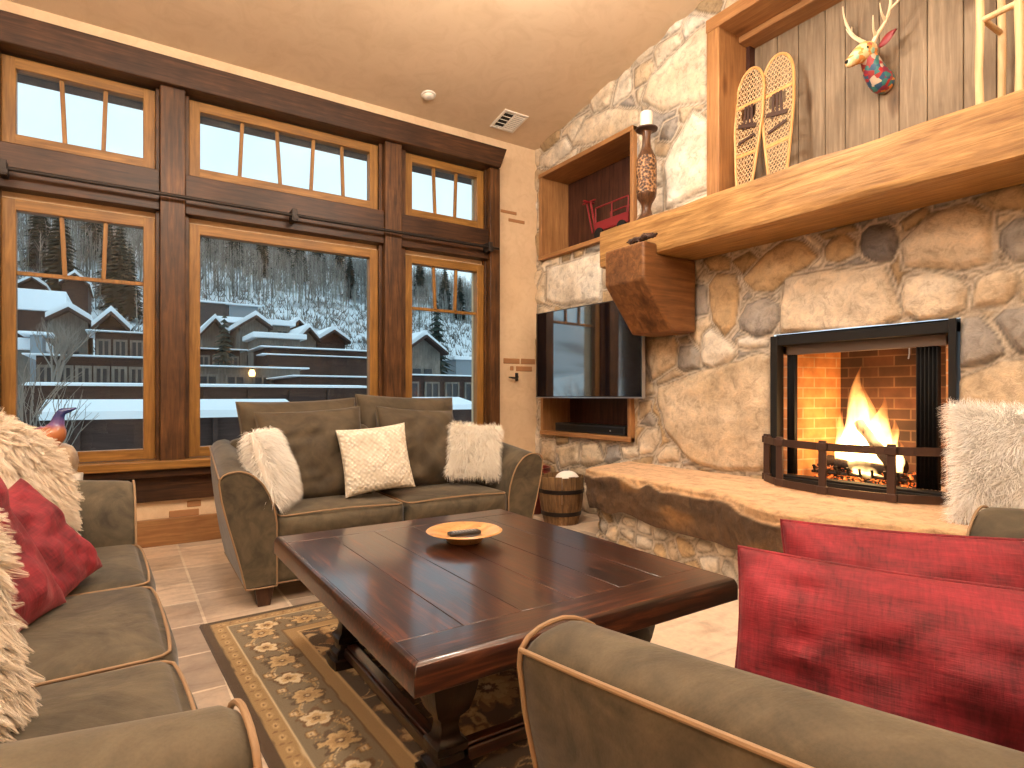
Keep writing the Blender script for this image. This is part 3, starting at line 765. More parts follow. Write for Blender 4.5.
# fender
fn = thing('fireplace_fender', 'low curved iron strap fender standing on the hearth before the fire', 'fender', (3.6, 1.9, .56)); O = fn.location
arc = [(3.77,2.455),(3.70,2.43),(3.60,2.30),(3.525,2.15),(3.48,1.95),(3.475,1.80),(3.50,1.62),(3.56,1.47),(3.66,1.36),(3.77,1.33)]
A2, _ = resample(arc, 40)
for zz, nm in ((.848,'top_band'), (.588,'bottom_band')):
    V = []; 
    for i, (x, y) in enumerate(A2):
        tq = A2[min(i+1,39)]-A2[max(i-1,0)]; tq = tq/np.linalg.norm(tq); nn = np.array([tq[1], -tq[0]])
        for sx, sz in ((-.004,-.023),(.004,-.023),(.004,.023),(-.004,.023)): V.append((x+nn[0]*sx, y+nn[1]*sx, zz+sz))
    Fc = [(i*4+k, i*4+(k+1)%4, (i+1)*4+(k+1)%4, (i+1)*4+k) for i in range(39) for k in range(4)]+[(3,2,1,0),(156,157,158,159)]
    m = MB(); m.add(V, Fc); m.build(nm, M['iron_brown'], fn, origin=O, smooth=False)
for (x, y) in ((3.765,2.45),(3.56,2.225),(3.478,1.90),(3.528,1.545),(3.765,1.335)):
    m = MB(); m.box(x-.012,x+.006,y-.022,y+.022,.566,.885); m.box(x-.018,x+.010,y-.030,y+.030,.825,.872); m.box(x-.018,x+.010,y-.030,y+.030,.566,.612); m.build('upright', M['iron_brown'], fn, origin=O, bevel=.004)

# ------------------------------------------------------------------ soft goods
def rbox(w, d, h, r, crown=0, n=(26, 22, 8), bulge=0, z0=0):
    """rounded soft box, centred in x, y from 0..d, z0..z0+h"""
    half = np.array([w/2, d/2, h/2]); V = []; Fc = []
    def face(ax, sgn, na, nb_):
        a, b = [i for i in range(3) if i != ax]; base = len(V)
        # denser near edges
        ta = np.sin(np.linspace(-PI/2, PI/2, na+1)); tb = np.sin(np.linspace(-PI/2, PI/2, nb_+1))
        for u in ta:
            for v_ in tb:
                p = np.zeros(3); p[ax] = sgn; p[a] = u; p[b] = v_; P = p*half
                rr = min(r, half.min()*.999)
                q = np.clip(P, -(half-rr), half-rr); dn = P-q; L = np.linalg.norm(dn); pos = q+(dn/L*rr if L > 1e-9 else 0)
                if crown: pos[2] += crown*(1-p[0]**2 if ax != 0 else 0)*(1-abs(p[1])**2.5)*(1 if pos[2] > 0 else -.2)
                if bulge: pos[1] -= bulge*(1-p[2]**2)*(1-abs(p[0])**4)*(1 if pos[1] < 0 else 0)*(abs(pos[1])/half[1])
                V.append(pos+np.array([0, d/2, h/2+z0]))
        for i in range(na):
            for j in range(nb_):
                f = (base+i*(nb_+1)+j, base+(i+1)*(nb_+1)+j, base+(i+1)*(nb_+1)+j+1, base+i*(nb_+1)+j+1)
                if (sgn > 0) == (ax == 1): f = f[::-1]
                Fc.append(f)
    for ax in range(3):
        na, nb_ = [n[i] for i in range(3) if i != ax]
        for sgn in (-1, 1): face(ax, sgn, na, nb_)
    return V, Fc
def weld(o, d=.0005):
    import bmesh
    b = bmesh.new(); b.from_mesh(o.data); bmesh.ops.remove_doubles(b, verts=b.verts, dist=d); bmesh.ops.recalc_face_normals(b, faces=b.faces)
    b.to_mesh(o.data); b.free(); o.data.polygons.foreach_set('use_smooth', np.ones(len(o.data.polygons), bool)); return o

ARM = [(0,.11),(0,.30),(0,.45),(.012,.53),(.035,.60),(.07,.67),(.125,.725),(.18,.748),(.235,.745),(.278,.725),(.288,.70),(.275,.60),(.245,.47),(.21,.34),(.18,.22),(.157,.11)]
def arm_outline(n=64):
    P = ARM+[ARM[0]]; Q, _ = resample(P, n+1); return Q[:-1]
def make_sofa(name, label, win, ncush, depth=1.0, seat=.50, group=None, cat='sofa'):
    root = thing(name, label, cat, group=group)
    A = arm_outline(60); n = len(A)
    for s_ in (-1, 1):
        V = []; ys = [-.0, .006, .02, .05] + list(np.linspace(.12, depth-.04, 16)) + [depth-.015, depth]
        for y in ys:
            shr = 1-.035*(1-min(1, y/.02)) if y < .02 else (1-.05*(y >= depth-.001))
            cx, cz0 = .14, .42
            for (x, z) in A:
                zz = cz0+(z-cz0)*shr; xx = cx+(x-cx)*shr
                if zz > .3: zz += (zz-.3)/.45*.12*(y/depth)**1.1
                V.append((s_*(win/2+xx*(1-.16*max(0, y)/depth*max(0, zz-.2)*1.6)), y, zz))
        Fc = [(i*n+k, i*n+(k+1) % n, (i+1)*n+(k+1) % n, (i+1)*n+k) for i in range(len(ys)-1) for k in range(n)]
        Fc += [tuple(range(n-1,-1,-1)), tuple((len(ys)-1)*n+k for k in range(n))]
        if s_ > 0: Fc = [f[::-1] for f in Fc]
        arm_o = newobj('arm', V, Fc, M['suede'], root)
        m = MB()
        m.tube([(s_*(win/2+x), -.001, z) for x, z in A], .0048, 8, closed=True)
        ox = .287
        m.tube([(s_*(win/2+(ox-.002)*(1-.13*y/depth)), y, .712+(.412)/.45*.12*(y/depth)**1.1) for y in np.linspace(0, depth, 14)], .0048, 8)
        m.tube([(s_*(win/2+.157), y, .112) for y in np.linspace(0, depth, 4)], .0040, 8)
        m.build('piping', M['piping'], arm_o)
    V, Fc = rbox(win+.02, depth-.05, .24, .02, z0=.11); base_o = weld(newobj('seat_base', [(a, b+.03, c) for a, b, c in V], Fc, M['suede'], root))
    V, Fc = rbox(win+.3, .17, .74, .06, z0=.13); weld(newobj('back', [(a, b+depth-.18, c) for a, b, c in V], Fc, M['suede'], root))
    m = MB(); m.tube([(-win/2, .028, .115),(win/2, .028, .115)], .0040, 8); m.build('piping', M['piping'], base_o)
    cw = win/ncush
    for i in range(ncush):
        x = -win/2+cw*(i+.5); ch = seat-.335
        V, Fc = rbox(cw-.006, .78, ch, .045, crown=.022, bulge=.03, n=(30, 24, 12), z0=.335)
        o = weld(newobj('seat_cushion', [(a+x, b-.01, c) for a, b, c in V], Fc, M['suede'], root))
        m = MB(); r = .045; w2 = cw/2-.003; pts = []
        # piping at the upper front edge, wrapping along the sides
        zt = seat-.012
        pts = [(x-w2+.010, .60, zt), (x-w2+.010, .05, zt), (x-w2+.018, .012, zt), (x-w2+.04, -.006, zt)]
        K = 14
        for k in range(1, K): 
            u = -1+2*k/K; pts.append((x+(w2-.04)*u, -.006-.008*(1-u**4), zt+.012*(1-u*u)))
        pts += [(x+w2-.04, -.006, zt), (x+w2-.018, .012, zt), (x+w2-.010, .05, zt), (x+w2-.010, .60, zt)]
        m.tube(pts, .0045, 8); m.build('piping', M['piping'], o)
        V, Fc = rbox(cw-.02, .20, .46, .09, n=(24, 12, 20), z0=seat+.0)
        o = weld(newobj('back_cushion', [(a+x, b+depth-.37, c) for a, b, c in V], Fc, M['suede_pillow'], root))
    for s_ in (-1, 1):
        for y in (.06, depth-.10):
            m = MB(); x = s_*(win/2+.06)
            m.add([(x+i*a, y+j*a, z) for z, a in ((0,.032),(.115,.05)) for i, j in ((-1,-1),(1,-1),(1,1),(-1,1))], [(3,2,1,0),(4,5,6,7),(0,1,5,4),(1,2,6,5),(2,3,7,6),(3,0,4,7)])
            m.build('foot', M['foot'], root, bevel=.003)
    return root
def put(o, loc, rz): o.location = loc; o.rotation_euler = (0, 0, math.radians(rz)); return o
ls = make_sofa('loveseat', 'olive brown suede loveseat in front of the windows', 1.50, 2, depth=.90)
a5 = math.radians(-1.0)
put(ls, (.705+.75*math.cos(a5), 3.40+.75*math.sin(a5), 0), -1.0)
so = make_sofa('sofa', 'long olive grey suede sofa along the left side of the picture', 2.10, 3)
put(so, (.085, 2.07, 0), 92.0)
l2 = make_sofa('loveseat', 'olive suede loveseat in the right foreground seen from behind its arm', 1.55, 2)
put(l2, (1.632, .838, 0), 180)

# pillows: local x = width, y = height, z = thickness (front +z)
def pillow_pt(u, v, side, w, h, th, pinch, ph, wr):
    ed = (1-np.abs(u)**2.6)*(1-np.abs(v)**2.6); ed = np.clip(ed, 0, 1)
    x = u*w/2*(1-pinch*(1-v*v)*np.abs(u)**3); y = v*h/2*(1-pinch*(1-u*u)*np.abs(v)**3)
    z = side*th/2*ed**.42
    z = z + wr*(vnoise(u*2.2+ph, v*2.2+ph*1.7, 3.1))*ed**.5 + wr*.4*vnoise(u*6+ph, v*6, ph)*ed**.3
    return np.stack([x, y, z], -1)
def round_pt(u, v, side, w, h, th, pinch, ph, wr):
    # map square to disc
    x = u*np.sqrt(1-v*v/2); y = v*np.sqrt(1-u*u/2); r = np.clip(np.hypot(x, y), 0, 1)
    z = side*th/2*np.sqrt(np.clip(1-r**3, 0, 1))
    z = z + wr*vnoise(u*2.2+ph, v*2.2, 3.1)*(1-r)
    return np.stack([x*w/2, y*h/2, z], -1)
def pillow_mesh(fn, w, h, th, pinch=.10, ph=0., wr=.012, n=44):
    t_ = np.sin(np.linspace(-PI/2, PI/2, n+1)); U, W_ = np.meshgrid(t_, t_, indexing='ij')
    V = []; Fc = []
    for side in (1, -1):
        P = fn(U, W_, side, w, h, th, pinch, ph, wr).reshape(-1, 3); b = len(V)*0+sum(len(x) for x in V); V.append(P)
        for i in range(n):
            for j in range(n):
                f = (b+i*(n+1)+j, b+(i+1)*(n+1)+j, b+(i+1)*(n+1)+j+1, b+i*(n+1)+j+1)
                Fc.append(f if side > 0 else f[::-1])
    return np.concatenate(V), Fc
def orient(o, loc, yaw, tilt=15, roll=0):
    """front (+z local) faces world heading yaw (deg, 0 = -Y), leans back by tilt deg"""
    m = Matrix.Rotation(math.radians(yaw), 4, 'Z') @ Matrix.Rotation(math.radians(90-tilt), 4, 'X') @ Matrix.Rotation(math.radians(roll), 4, 'Z')
    o.matrix_world = Matrix.Translation(loc) @ m; return o
def pillow(name, label, w, h, th, mat, loc, yaw, tilt, roll=0, pipe=None, group=None, ph=0., pinch=.10, wr=.014):
    V, Fc = pillow_mesh(pillow_pt, w, h, th, pinch, ph, wr)
    o = weld(newobj(name, V, Fc, mat)); tag(o, label, 'pillow', group)
    if pipe:
        m = MB(); pts = []
        K = 16
        for (a, b), (c, d) in (((-1,-1),(1,-1)),((1,-1),(1,1)),((1,1),(-1,1)),((-1,1),(-1,-1))):
            for k in range(K):
                u = a+(c-a)*k/K; v_ = b+(d-b)*k/K
                pts.append(pillow_pt(np.array(u*1.), np.array(v_*1.), 1, w, h, th, pinch, ph, 0)*np.array([1.005,1.005,0]))
        m.tube(pts, .0042, 8, closed=True); m.build('piping', pipe, o)
    return orient(o, loc, yaw, tilt, roll)
def fur_pillow(label, w, h, th, loc, yaw, tilt, roll=0, n=14000, length=.05, width=.0016, c0=(.90,.86,.79), c1=(.98,.96,.92), clump=0, grav=.5, spread=.45, fn=pillow_pt, ph=0., pinch=.08, group=None, name='fur_pillow', swirl=(0,-1), tipc=None):
    r = np.random.default_rng(int(ph*100)+5)
    V, Fc = pillow_mesh(fn, w, h, th, pinch, ph, .012, 30)
    rot = Matrix.Rotation(math.radians(yaw), 3, 'Z') @ Matrix.Rotation(math.radians(90-tilt), 3, 'X') @ Matrix.Rotation(math.radians(roll), 3, 'Z')
    gl = np.array(rot.transposed() @ Vector((0,0,-1)))     # gravity in local space
    def samp(k):
        u = r.uniform(-1, 1, k); v_ = r.uniform(-1, 1, k); sd = np.where(r.random(k) < .62, 1., -1.)
        e = 1e-3; uc = np.clip(u, -.995, .995); vc = np.clip(v_, -.995, .995)
        P = fn(uc, vc, sd, w, h, th, pinch, ph, .012)
        du = fn(np.clip(uc+e,-1,1), vc, sd, w, h, th, pinch, ph, .012)-P; dv = fn(uc, np.clip(vc+e,-1,1), sd, w, h, th, pinch, ph, .012)-P
        N = np.cross(du, dv)*sd[:, None]; N /= np.linalg.norm(N, axis=1)[:, None]+1e-12
        return P, N
    P, N = samp(n)
    L = length*r.uniform(.6, 1.2, n)
    sw = np.array([swirl[0], swirl[1], 0.]); 
    fl_ = np.stack([fbm(P[:,0]*7, P[:,1]*7, 1+P[:,2]*7, 3), fbm(P[:,0]*7, P[:,1]*7, 5+P[:,2]*7, 3), fbm(P[:,0]*7, P[:,1]*7, 9+P[:,2]*7, 3)], 1)
    D = N*.8 + fl_*1.1*spread + r.normal(size=(n,3))*spread*.28 + sw*.35
    D /= np.linalg.norm(D, axis=1)[:, None]
    if clump:
        Pc, Nc = samp(clump)
        # nearest clump root for every strand (chunked)
        idx = np.empty(n, int)
        for s0 in range(0, n, 2000):
            d2 = ((P[s0:s0+2000, None]-Pc[None])**2).sum(-1) + .02*(1-(N[s0:s0+2000, None]*Nc[None]).sum(-1)); idx[s0:s0+2000] = d2.argmin(1)
        flc = np.stack([fbm(Pc[:,0]*8, Pc[:,1]*8, k+Pc[:,2]*8, 3) for k in (1,5,9)], 1)
        Dc = Nc*.7+flc*1.3*spread+r.normal(size=(clump,3))*.30*spread+sw*.5+gl*grav*.4; Dc /= np.linalg.norm(Dc, axis=1)[:, None]
        tip = Pc[idx]+Dc[idx]*(length*r.uniform(.8,1.25,clump))[idx][:, None]+ gl*grav*length*.35
    segs = 4; ring = []
    bend = gl*grav
    side = np.cross(D, r.normal(size=(n,3))); side /= np.linalg.norm(side, axis=1)[:, None]+1e-9
    for k in range(segs+1):
        t_ = k/segs
        Q = P + D*(L*t_)[:, None] + bend*(L*t_*t_*.8)[:, None]
        if clump: m_ = t_**1.3*.88; Q = Q*(1-m_) + (P+(tip-P)*t_)*m_
        wd = width*(1-t_*.85)
        ring.append(Q-side*wd); ring.append(Q+side*wd)
    R_ = np.stack(ring, 1)                     # n, 2*(segs+1), 3
    SV = R_.reshape(-1, 3); st = np.arange(n)*(2*(segs+1))
    FF = np.concatenate([np.stack([st+2*k, st+2*k+1, st+2*k+3, st+2*k+2], 1) for k in range(segs)])
    tone = r.random(n); c0 = np.array(c0); c1 = np.array(c1)
    cs = c0+(c1-c0)*tone[:, None]
    prof = np.repeat(np.linspace(0, 1, segs+1), 2)
    tc_ = np.array(tipc) if tipc is not None else np.array([1.,1.,1.])
    CC = (cs[:, None, :]*((1-prof)[None, :, None]*.97+prof[None, :, None]*tc_)).reshape(-1, 3)
    base = len(V); Vall = np.concatenate([V*np.array([.985,.985,.97]), SV])
    Fb = np.array(Fc); FA = np.concatenate([Fb, FF+base])
    Call = np.concatenate([np.tile(c0, (base, 1)), CC])
    o = newobj(name, Vall, FA, M['fur'], smooth='all', colors=np.clip(Call, 0, 1)); tag(o, label, 'pillow', group)
    return orient(o, loc, yaw, tilt, roll)

# --- on the window loveseat
G_LS = None
pillow('suede_pillow', 'large olive suede pillow, left rear one on the window loveseat', .78, .62, .26, M['suede_pillow'], (1.00,4.02,.82), 3, 12, 2, M['piping2'], ph=1.2, pinch=.05, wr=.035)
pillow('suede_pillow', 'large olive suede pillow, right rear one on the window loveseat', .80, .63, .26, M['suede_pillow'], (1.78,4.08,.84), 4, 12, -2, M['piping2'], ph=2.4, pinch=.05, wr=.035)
pillow('suede_pillow', 'olive suede pillow between the fluffy and knitted ones on the window loveseat', .66, .60, .26, M['suede_pillow'], (1.02,3.83,.775), -4, 16, 3, M['piping2'], ph=3.1, pinch=.06, wr=.035)
pillow('suede_pillow', 'olive suede pillow behind the knitted one on the right seat', .64, .58, .26, M['suede_pillow'], (1.77,3.88,.78), 8, 16, -4, M['piping2'], ph=4.7, pinch=.06, wr=.035)
pillow('knit_pillow', 'square cream knitted pillow in the middle of the window loveseat', .45, .43, .13, M['knit'], (1.345,3.60,.75), -6, 16, 5, ph=5.5, pinch=.07, wr=.008)
fur_pillow('white long-haired pillow leaning on the left arm of the window loveseat', .36, .42, .13, (.72,3.60,.75), 62, 18, 0, n=13000, length=.055, ph=.7, grav=.6, swirl=(.2,-.6))
fur_pillow('white long-haired pillow leaning on the right arm of the window loveseat', .36, .38, .13, (2.10,3.66,.765), -28, 14, -4, n=13000, length=.045, ph=1.9, c0=(.90,.83,.72), c1=(.98,.94,.86), grav=.4)
# --- on the left sofa
fur_pillow('big round cream shaggy pillow at the far end of the left sofa', .59, .59, .22, (-.38,2.76,.805), 62, 20, 0, n=70000, length=.06, width=.0011, c0=(.74,.60,.46), c1=(.97,.88,.75), clump=3800, grav=.55, fn=round_pt, ph=2.2, spread=.8, name='shaggy_pillow')
pillow('red_pillow', 'deep red chenille pillow lying against the round shaggy one', .42, .40, .16, M['red'], (-.26,2.36,.655), 55, 30, 18, ph=6.1, wr=.03)
pillow('red_pillow', 'red chenille pillow behind the near shaggy one on the left sofa', 0.50, .50, .17, M['red'], (-.345,2.03,.715), 64, 24, 8, ph=7.3, wr=.03)
fur_pillow('cream shaggy pillow at the left picture edge on the near seat', .50, .50, .18, (-.362,1.35,.765), 62, 14, 0, n=50000, length=.06, width=.0011, c0=(.76,.64,.50), c1=(.98,.91,.80), clump=2200, grav=.6, ph=3.7, spread=.8, name='shaggy_pillow')
# --- foreground loveseat
pillow('red_pillow', 'big red chenille pillow nearest the camera on the foreground loveseat', .66, .40, .19, M['red'], (1.255,.515,.61), -68, 18, 0, M['red'], ph=8.2, pinch=.05, wr=.03)
pillow('red_pillow', 'red chenille pillow tucked behind the nearest red one', .60, .42, .17, M['red'], (1.53,.60,.628), -66, 12, 2, M['red'], ph=9.4, pinch=.05, wr=.03)
# --- on the hearth
fur_pillow('thick white fur pillow standing on the right of the hearth', .54, .58, .18, (3.43,.96,.83), -58, 14, -2, n=30000, length=.05, width=.0012, c0=(.92,.88,.82), c1=(.98,.96,.93), ph=4.9, grav=.3, swirl=(-.7,-.5))

# ------------------------------------------------------------------ rug
def rug():
    w, d = 1.62, 2.75; nx, nyy = 270, 460
    x = np.linspace(-w/2, w/2, nx); y = np.linspace(-d/2, d/2, nyy); X, Y = np.meshgrid(x, y, indexing='ij')
    wx = X+.012*fbm(X*8, Y*8, 0, 3); wy = Y+.012*fbm(X*8, Y*8, 4, 3)
    e = np.minimum(w/2-np.abs(X), d/2-np.abs(Y))    # distance from the edge
    dark = np.array([.070,.042,.022]); tan = np.array([.42,.27,.12]); grey = np.array([.21,.165,.105]); beige = np.array([.55,.38,.19]); brown = np.array([.15,.075,.028]); cream = np.array([.68,.55,.36])
    C = np.zeros(X.shape+(3,)); C[:] = dark*1.1
    def put_(m, c): C[...] = C*(1-m[..., None])+np.array(c)*m[..., None]
    we = e+.004*fbm(X*12, Y*12, 6, 2)
    band = lambda a, b: sstep(a-.003, a, we)*(1-sstep(b, b+.003, we))
    put_(band(.042,.105), tan*.85); put_(band(.105,.112), cream*.9); put_(band(.112,.315), grey); put_(band(.315,.322), brown); put_(band(.322,.372), tan*.9); put_(band(.372,.38), beige); put_(sstep(.380,.384,we), dark)
    xside = (w/2-np.abs(X)) < (d/2-np.abs(Y))
    along = np.where(xside, Y, X); L_ = np.where(xside, d, w)
    # little leaves in the outer band
    q = np.mod(along, .085)-.0425; put_(band(.05,.1)*sstep(0, .006, .020-np.hypot(q*.8, (e-.074)*1.6)), beige); put_(band(.05,.1)*sstep(0, .004, .009-np.hypot(q*.8, (e-.074)*1.6)), brown)
    q2 = np.mod(along+.0425, .085)-.0425; put_(band(.05,.1)*sstep(0, .004, .011-np.hypot(q2, (e-.074+.012*np.sign(q2)))), brown*1.4)
    P_ = .36
    k_ = np.round(along/P_); dl = along-k_*P_
    # wavy vine with branching curls
    wv = .055*np.sin(along*2*PI/P_+.4)+.018*fbm(along*9, e*9, 1, 2)
    for off, wd, c_ in ((0, .0065, beige), (.012, .003, cream)): put_(band(.118,.31)*sstep(0, .003, wd-np.abs(e-.213-wv-off)), c_)
    for ph_, am, wd in ((1.9, .075, .0042), (3.6, .06, .0035)):
        put_(band(.118,.31)*sstep(0, .003, wd-np.abs(e-.213-am*np.sin(along*4*PI/P_+ph_))), tan*1.1)
    def blossom(m0, dx, dy, R, k, cols, rot=0.):
        r = np.hypot(dx, dy); a = np.arctan2(dy, dx)+rot
        r = r*(1+.45*fbm(wx*38, wy*38, R*50, 3))
        for f_, c_ in zip((1., .80, .52, .26, .12), cols):
            pr = R*f_*(.60+.40*np.abs(np.cos(k*a/2))**.7); put_(m0*sstep(0, .004, pr-r), c_)
    al = lambda o: along-(np.round((along-o)/P_)*P_+o)
    bd_ = band(.116,.312)
    blossom(bd_, al(0), e-.225, .078, 7, (dark*1.6, beige, tan, brown, cream), .4)
    blossom(bd_, al(P_/2), e-.205, .070, 5, (brown, cream, beige, brown, tan), 1.1)
    for o_, eo in ((P_*.25, .155), (P_*.75, .270), (P_*.30, .285), (P_*.70, .145)): blossom(bd_, al(o_), e-eo, .026, 4, (brown, tan*1.1, cream, brown, beige), o_*9)
    # field: large scrolling arabesques on dark ground, mirrored left-right and end to end
    ax = np.abs(wx); ay = np.abs(wy); inn = sstep(.382,.386,we)
    n1 = fbm(ax*5.5+2, ay*5.5, 3, 2); n2 = fbm(ax*7+9, ay*7+4, 8, 2); n3 = fbm(ax*11+9, ay*11+4, 5, 2)
    put_(inn*sstep(0, .02, .045-np.abs(n1)), brown*1.3)
    put_(inn*sstep(0, .015, .030-np.abs(n1-.06)), beige*.85)
    put_(inn*sstep(0, .015, .022-np.abs(n2+.05)), tan*1.1)
    put_(inn*sstep(.30,.34,n3)*.95, beige); put_(inn*sstep(.42,.46,n3), brown)
    for (fx, fy, R, k) in ((0,0,.17,10),(.22,.26,.11,7),(.0,.48,.13,8),(.25,.66,.12,7),(.0,.90,.13,8),(.28,.93,.08,6),(.36,.10,.07,5),(.16,.10,.05,5),(.34,.45,.06,5)):
        for sx in ((1,-1) if fx else (1,)):
            for sy in ((1,-1) if fy else (1,)):
                blossom(inn, wx-sx*fx, wy-sy*fy, R, k, (brown*1.2, tan, beige, brown, cream), sx*sy*.3)
    Z = .012+.0015*fbm(X*40, Y*40, 0, 2)*0
    Z = np.where(e < .004, .0, Z)
    V = np.stack([X, Y, Z], -1).reshape(-1, 3)
    i, j = np.meshgrid(np.arange(nx-1), np.arange(nyy-1), indexing='ij')
    q = np.stack([i*nyy+j, (i+1)*nyy+j, (i+1)*nyy+j+1, i*nyy+j+1], -1).reshape(-1, 4)
    o = newobj('rug', V, q, M['rug'], smooth='all', colors=np.clip(C, 0, 1).reshape(-1, 3))
    tag(o, 'brown and tan floral patterned rug under the dark coffee table', 'rug'); return o
put(rug(), (1.185, 1.96, .001), 2.5)

# ------------------------------------------------------------------ coffee table
TX0, TX1, TY0, TY1, TZ = .565, 1.775, 1.265, 2.79, .52
tb = thing('coffee_table', 'large square dark polished wooden coffee table on turned legs', 'coffee table', ((TX0+TX1)/2, (TY0+TY1)/2, .0135))
w2, d2 = (TX1-TX0)/2, (TY1-TY0)/2; bz = TZ-.0135; th = .075; bb = .155
y = -w2+.0
# boards running lengthwise
inner = [(-w2+.02, w2-.02)]
nb_ = 6; bw = (2*w2-.04)/nb_
for i in range(nb_):
    m = MB(); m.box(-w2+.02+i*bw+.0008, -w2+.02+(i+1)*bw-.0008, -d2+bb, d2-bb, bz-.03, bz); m.build('top_board', M['table_y'], tb, bevel=.002)
for s_ in (-1, 1):
    m = MB(); a, b = (-d2+.02, -d2+bb-.001) if s_ < 0 else (d2-bb+.001, d2-.02)
    m.box(-w2+.02, w2-.02, a, b, bz-.03, bz+.0005); m.build('breadboard_end', M['table_x'], tb, bevel=.002)
m = MB()   # moulded rim
prof = [(.024,bz-.030),(.024,bz-.004),(.018,bz+.001),(.008,bz-.004),(.002,bz-.018),(0,bz-.026),(0,bz-th),(.024,bz-th)]
loop = [(-1,-1),(1,-1),(1,1),(-1,1)]; V = []
for (sx, sy) in loop:
    for o_, z in prof: V.append((sx*(w2-o_), sy*(d2-o_), z))
n = len(prof); Fc = [(i*n+k, ((i+1)%4)*n+k, ((i+1)%4)*n+(k+1)%n, i*n+(k+1)%n) for i in range(4) for k in range(n)]
m.add(V, Fc); m.build('rim', M['table_x'], tb, bevel=.002)
lx, ly = w2-.235, d2-.30
prof = [(.075,.0),(.075,.035),(.062,.04),(.062,.06),(.045,.07),(.042,.09),(.054,.10),(.054,.12),(.036,.135),(.030,.165),(.034,.19),(.056,.215),(.070,.26),(.078,.30),(.076,.335),(.060,.355),(.050,.365),(.068,.375),(.072,.39),(.072,.435)]
for sx in (-1, 1):
    for sy in (-1, 1):
        V = []; K = 8
        sq = []
        for r, z in prof:
            for k in range(24):
                a = 2*PI*k/24; rr = r/max(abs(math.cos(a)), abs(math.sin(a)))**.75
                V.append((sx*lx+rr*math.cos(a), sy*ly+rr*math.sin(a), z))
        n = 24; Fc = [(i*n+k, i*n+(k+1)%n, (i+1)*n+(k+1)%n, (i+1)*n+k) for i in range(len(prof)-1) for k in range(n)]+[tuple(range(n-1,-1,-1)), tuple((len(prof)-1)*n+k for k in range(n))]
        m = MB(); m.add(V, Fc); m.build('leg', M['table_leg'], tb)
m = MB()
m.box(-lx-.07, lx+.07, -ly-.07, ly+.07, .36+.075, bz-.032); m.build('apron', M['table_leg'], tb, bevel=.004)
for s_ in (-1, 1):
    m = MB(); m.box(s_*lx-.03, s_*lx+.03, -ly+.06, ly-.06, .045, .085); m.box(s_*lx-.02, s_*lx+.02, -ly+.06, ly-.06, .085, .095); m.build('stretcher', M['table_y'], tb, bevel=.006)
    m = MB(); m.box(-lx+.06, lx-.06, s_*ly-.03, s_*ly+.03, .045, .085); m.box(-lx+.06, lx-.06, s_*ly-.02, s_*ly+.02, .085, .095); m.build('stretcher', M['table_x'], tb, bevel=.006)
# dish + remote
r_ = ray(463, 545); t_ = (TZ-H)/r_.z; dc = Vector((0,0,H))+r_*t_
dish = MB()
dish.lathe([(0,.0),(.06,.0),(.065,.004),(.075,.02),(.11,.034),(.135,.040),(.142,.044),(.135,.048),(.105,.042),(.07,.026),(.05,.018),(0,.016)], seg=48)
t = NT('speckled orange wooden dish'); vv = t.coord((1,1,1)); a = t.noise(vv, 60, 4, .7); b = t.noise(t.coord((1,6,1)), 6, 4)
c = t.mix(t.ramp(b, [(.3, (.42,.18,.05)), (.7, (.68,.40,.17))]), t.ramp(a, [(.60, (1,1,1)), (.68, (.3,.15,.08))]), .8, 'MULTIPLY')
M['dish'] = t.bsdf(c, .35)
o = dish.build('dish', M['dish']); o.location = (dc.x, dc.y, TZ); tag(o, 'shallow round orange wooden dish on the coffee table', 'dish')
o.location.x = 1.235; o.location.y = 2.24; o.scale = (1.16,1.16,1.1)
rm = thing('remote_control', 'black remote control lying in the wooden dish', 'remote control', (1.235, 2.24, TZ+.028), math.radians(-8))
V, Fc = rbox(.145, .045, .018, .008, n=(10,8,6)); weld(newobj('remote_body', [(a, b-.022, c) for a, b, c in V], Fc, M['black_plastic'], rm))
m = MB()
for i in range(8):
    for j in range(3): m.box(-.055+i*.014, -.047+i*.014, -.014+j*.011, -.007+j*.011, .0175, .0195)
m.build('buttons', M['grey_plastic'], rm)

# ------------------------------------------------------------------ television, box in niche
tv = thing('television', 'large black flat television mounted on the stone wall', 'television', (3.64, 4.265, 1.13)); tv.rotation_euler = (0,0,0)
P0 = Vector((3.69,3.55)); P1 = Vector((3.60,4.96)); tvw = (P1-P0).length; ang = math.atan2((P1-P0).x, (P1-P0).y)
tv.location = ((P0.x+P1.x)/2, (P0.y+P1.y)/2, 1.13); tv.rotation_euler = (0, 0, -ang)
hgt = .875
m = MB(); m.box(-.018, .022, -tvw/2, tvw/2, 0, hgt); m.build('casing', M['black_plastic'], tv, bevel=.004)
m = MB(); m.box(-.0205, -.0175, -tvw/2+.010, tvw/2-.010, .018, hgt-.010); m.build('screen', M['black_gloss'], tv, smooth=False)
m = MB(); m.box(-.022,-.016,-tvw/2,tvw/2,0,.010); m.box(-.022,.02,-tvw/2-.003,-tvw/2,0,hgt); m.build('trim_strip', M['silver'], tv)
m = MB(); m.box(.022, .10, -.2, .2, .25, .62); m.build('wall_mount', M['black'], tv, bevel=.004)
bx = thing('cable_box', 'low black media box in the wooden niche under the television', 'media box', (3.95, 4.36, .782))
m = MB(); m.box(-.10, .10, -.42, .62, 0, .085); m.build('housing', M['black_plastic'], bx, bevel=.006)
m = MB(); m.box(-.103, -.10, -.40, .60, .018, .068); m.build('front_panel', M['black'], bx)
m = MB(); m.box(-.104, -.102, -.24, -.225, .03, .045); m.build('indicator', M['grey_plastic'], bx)

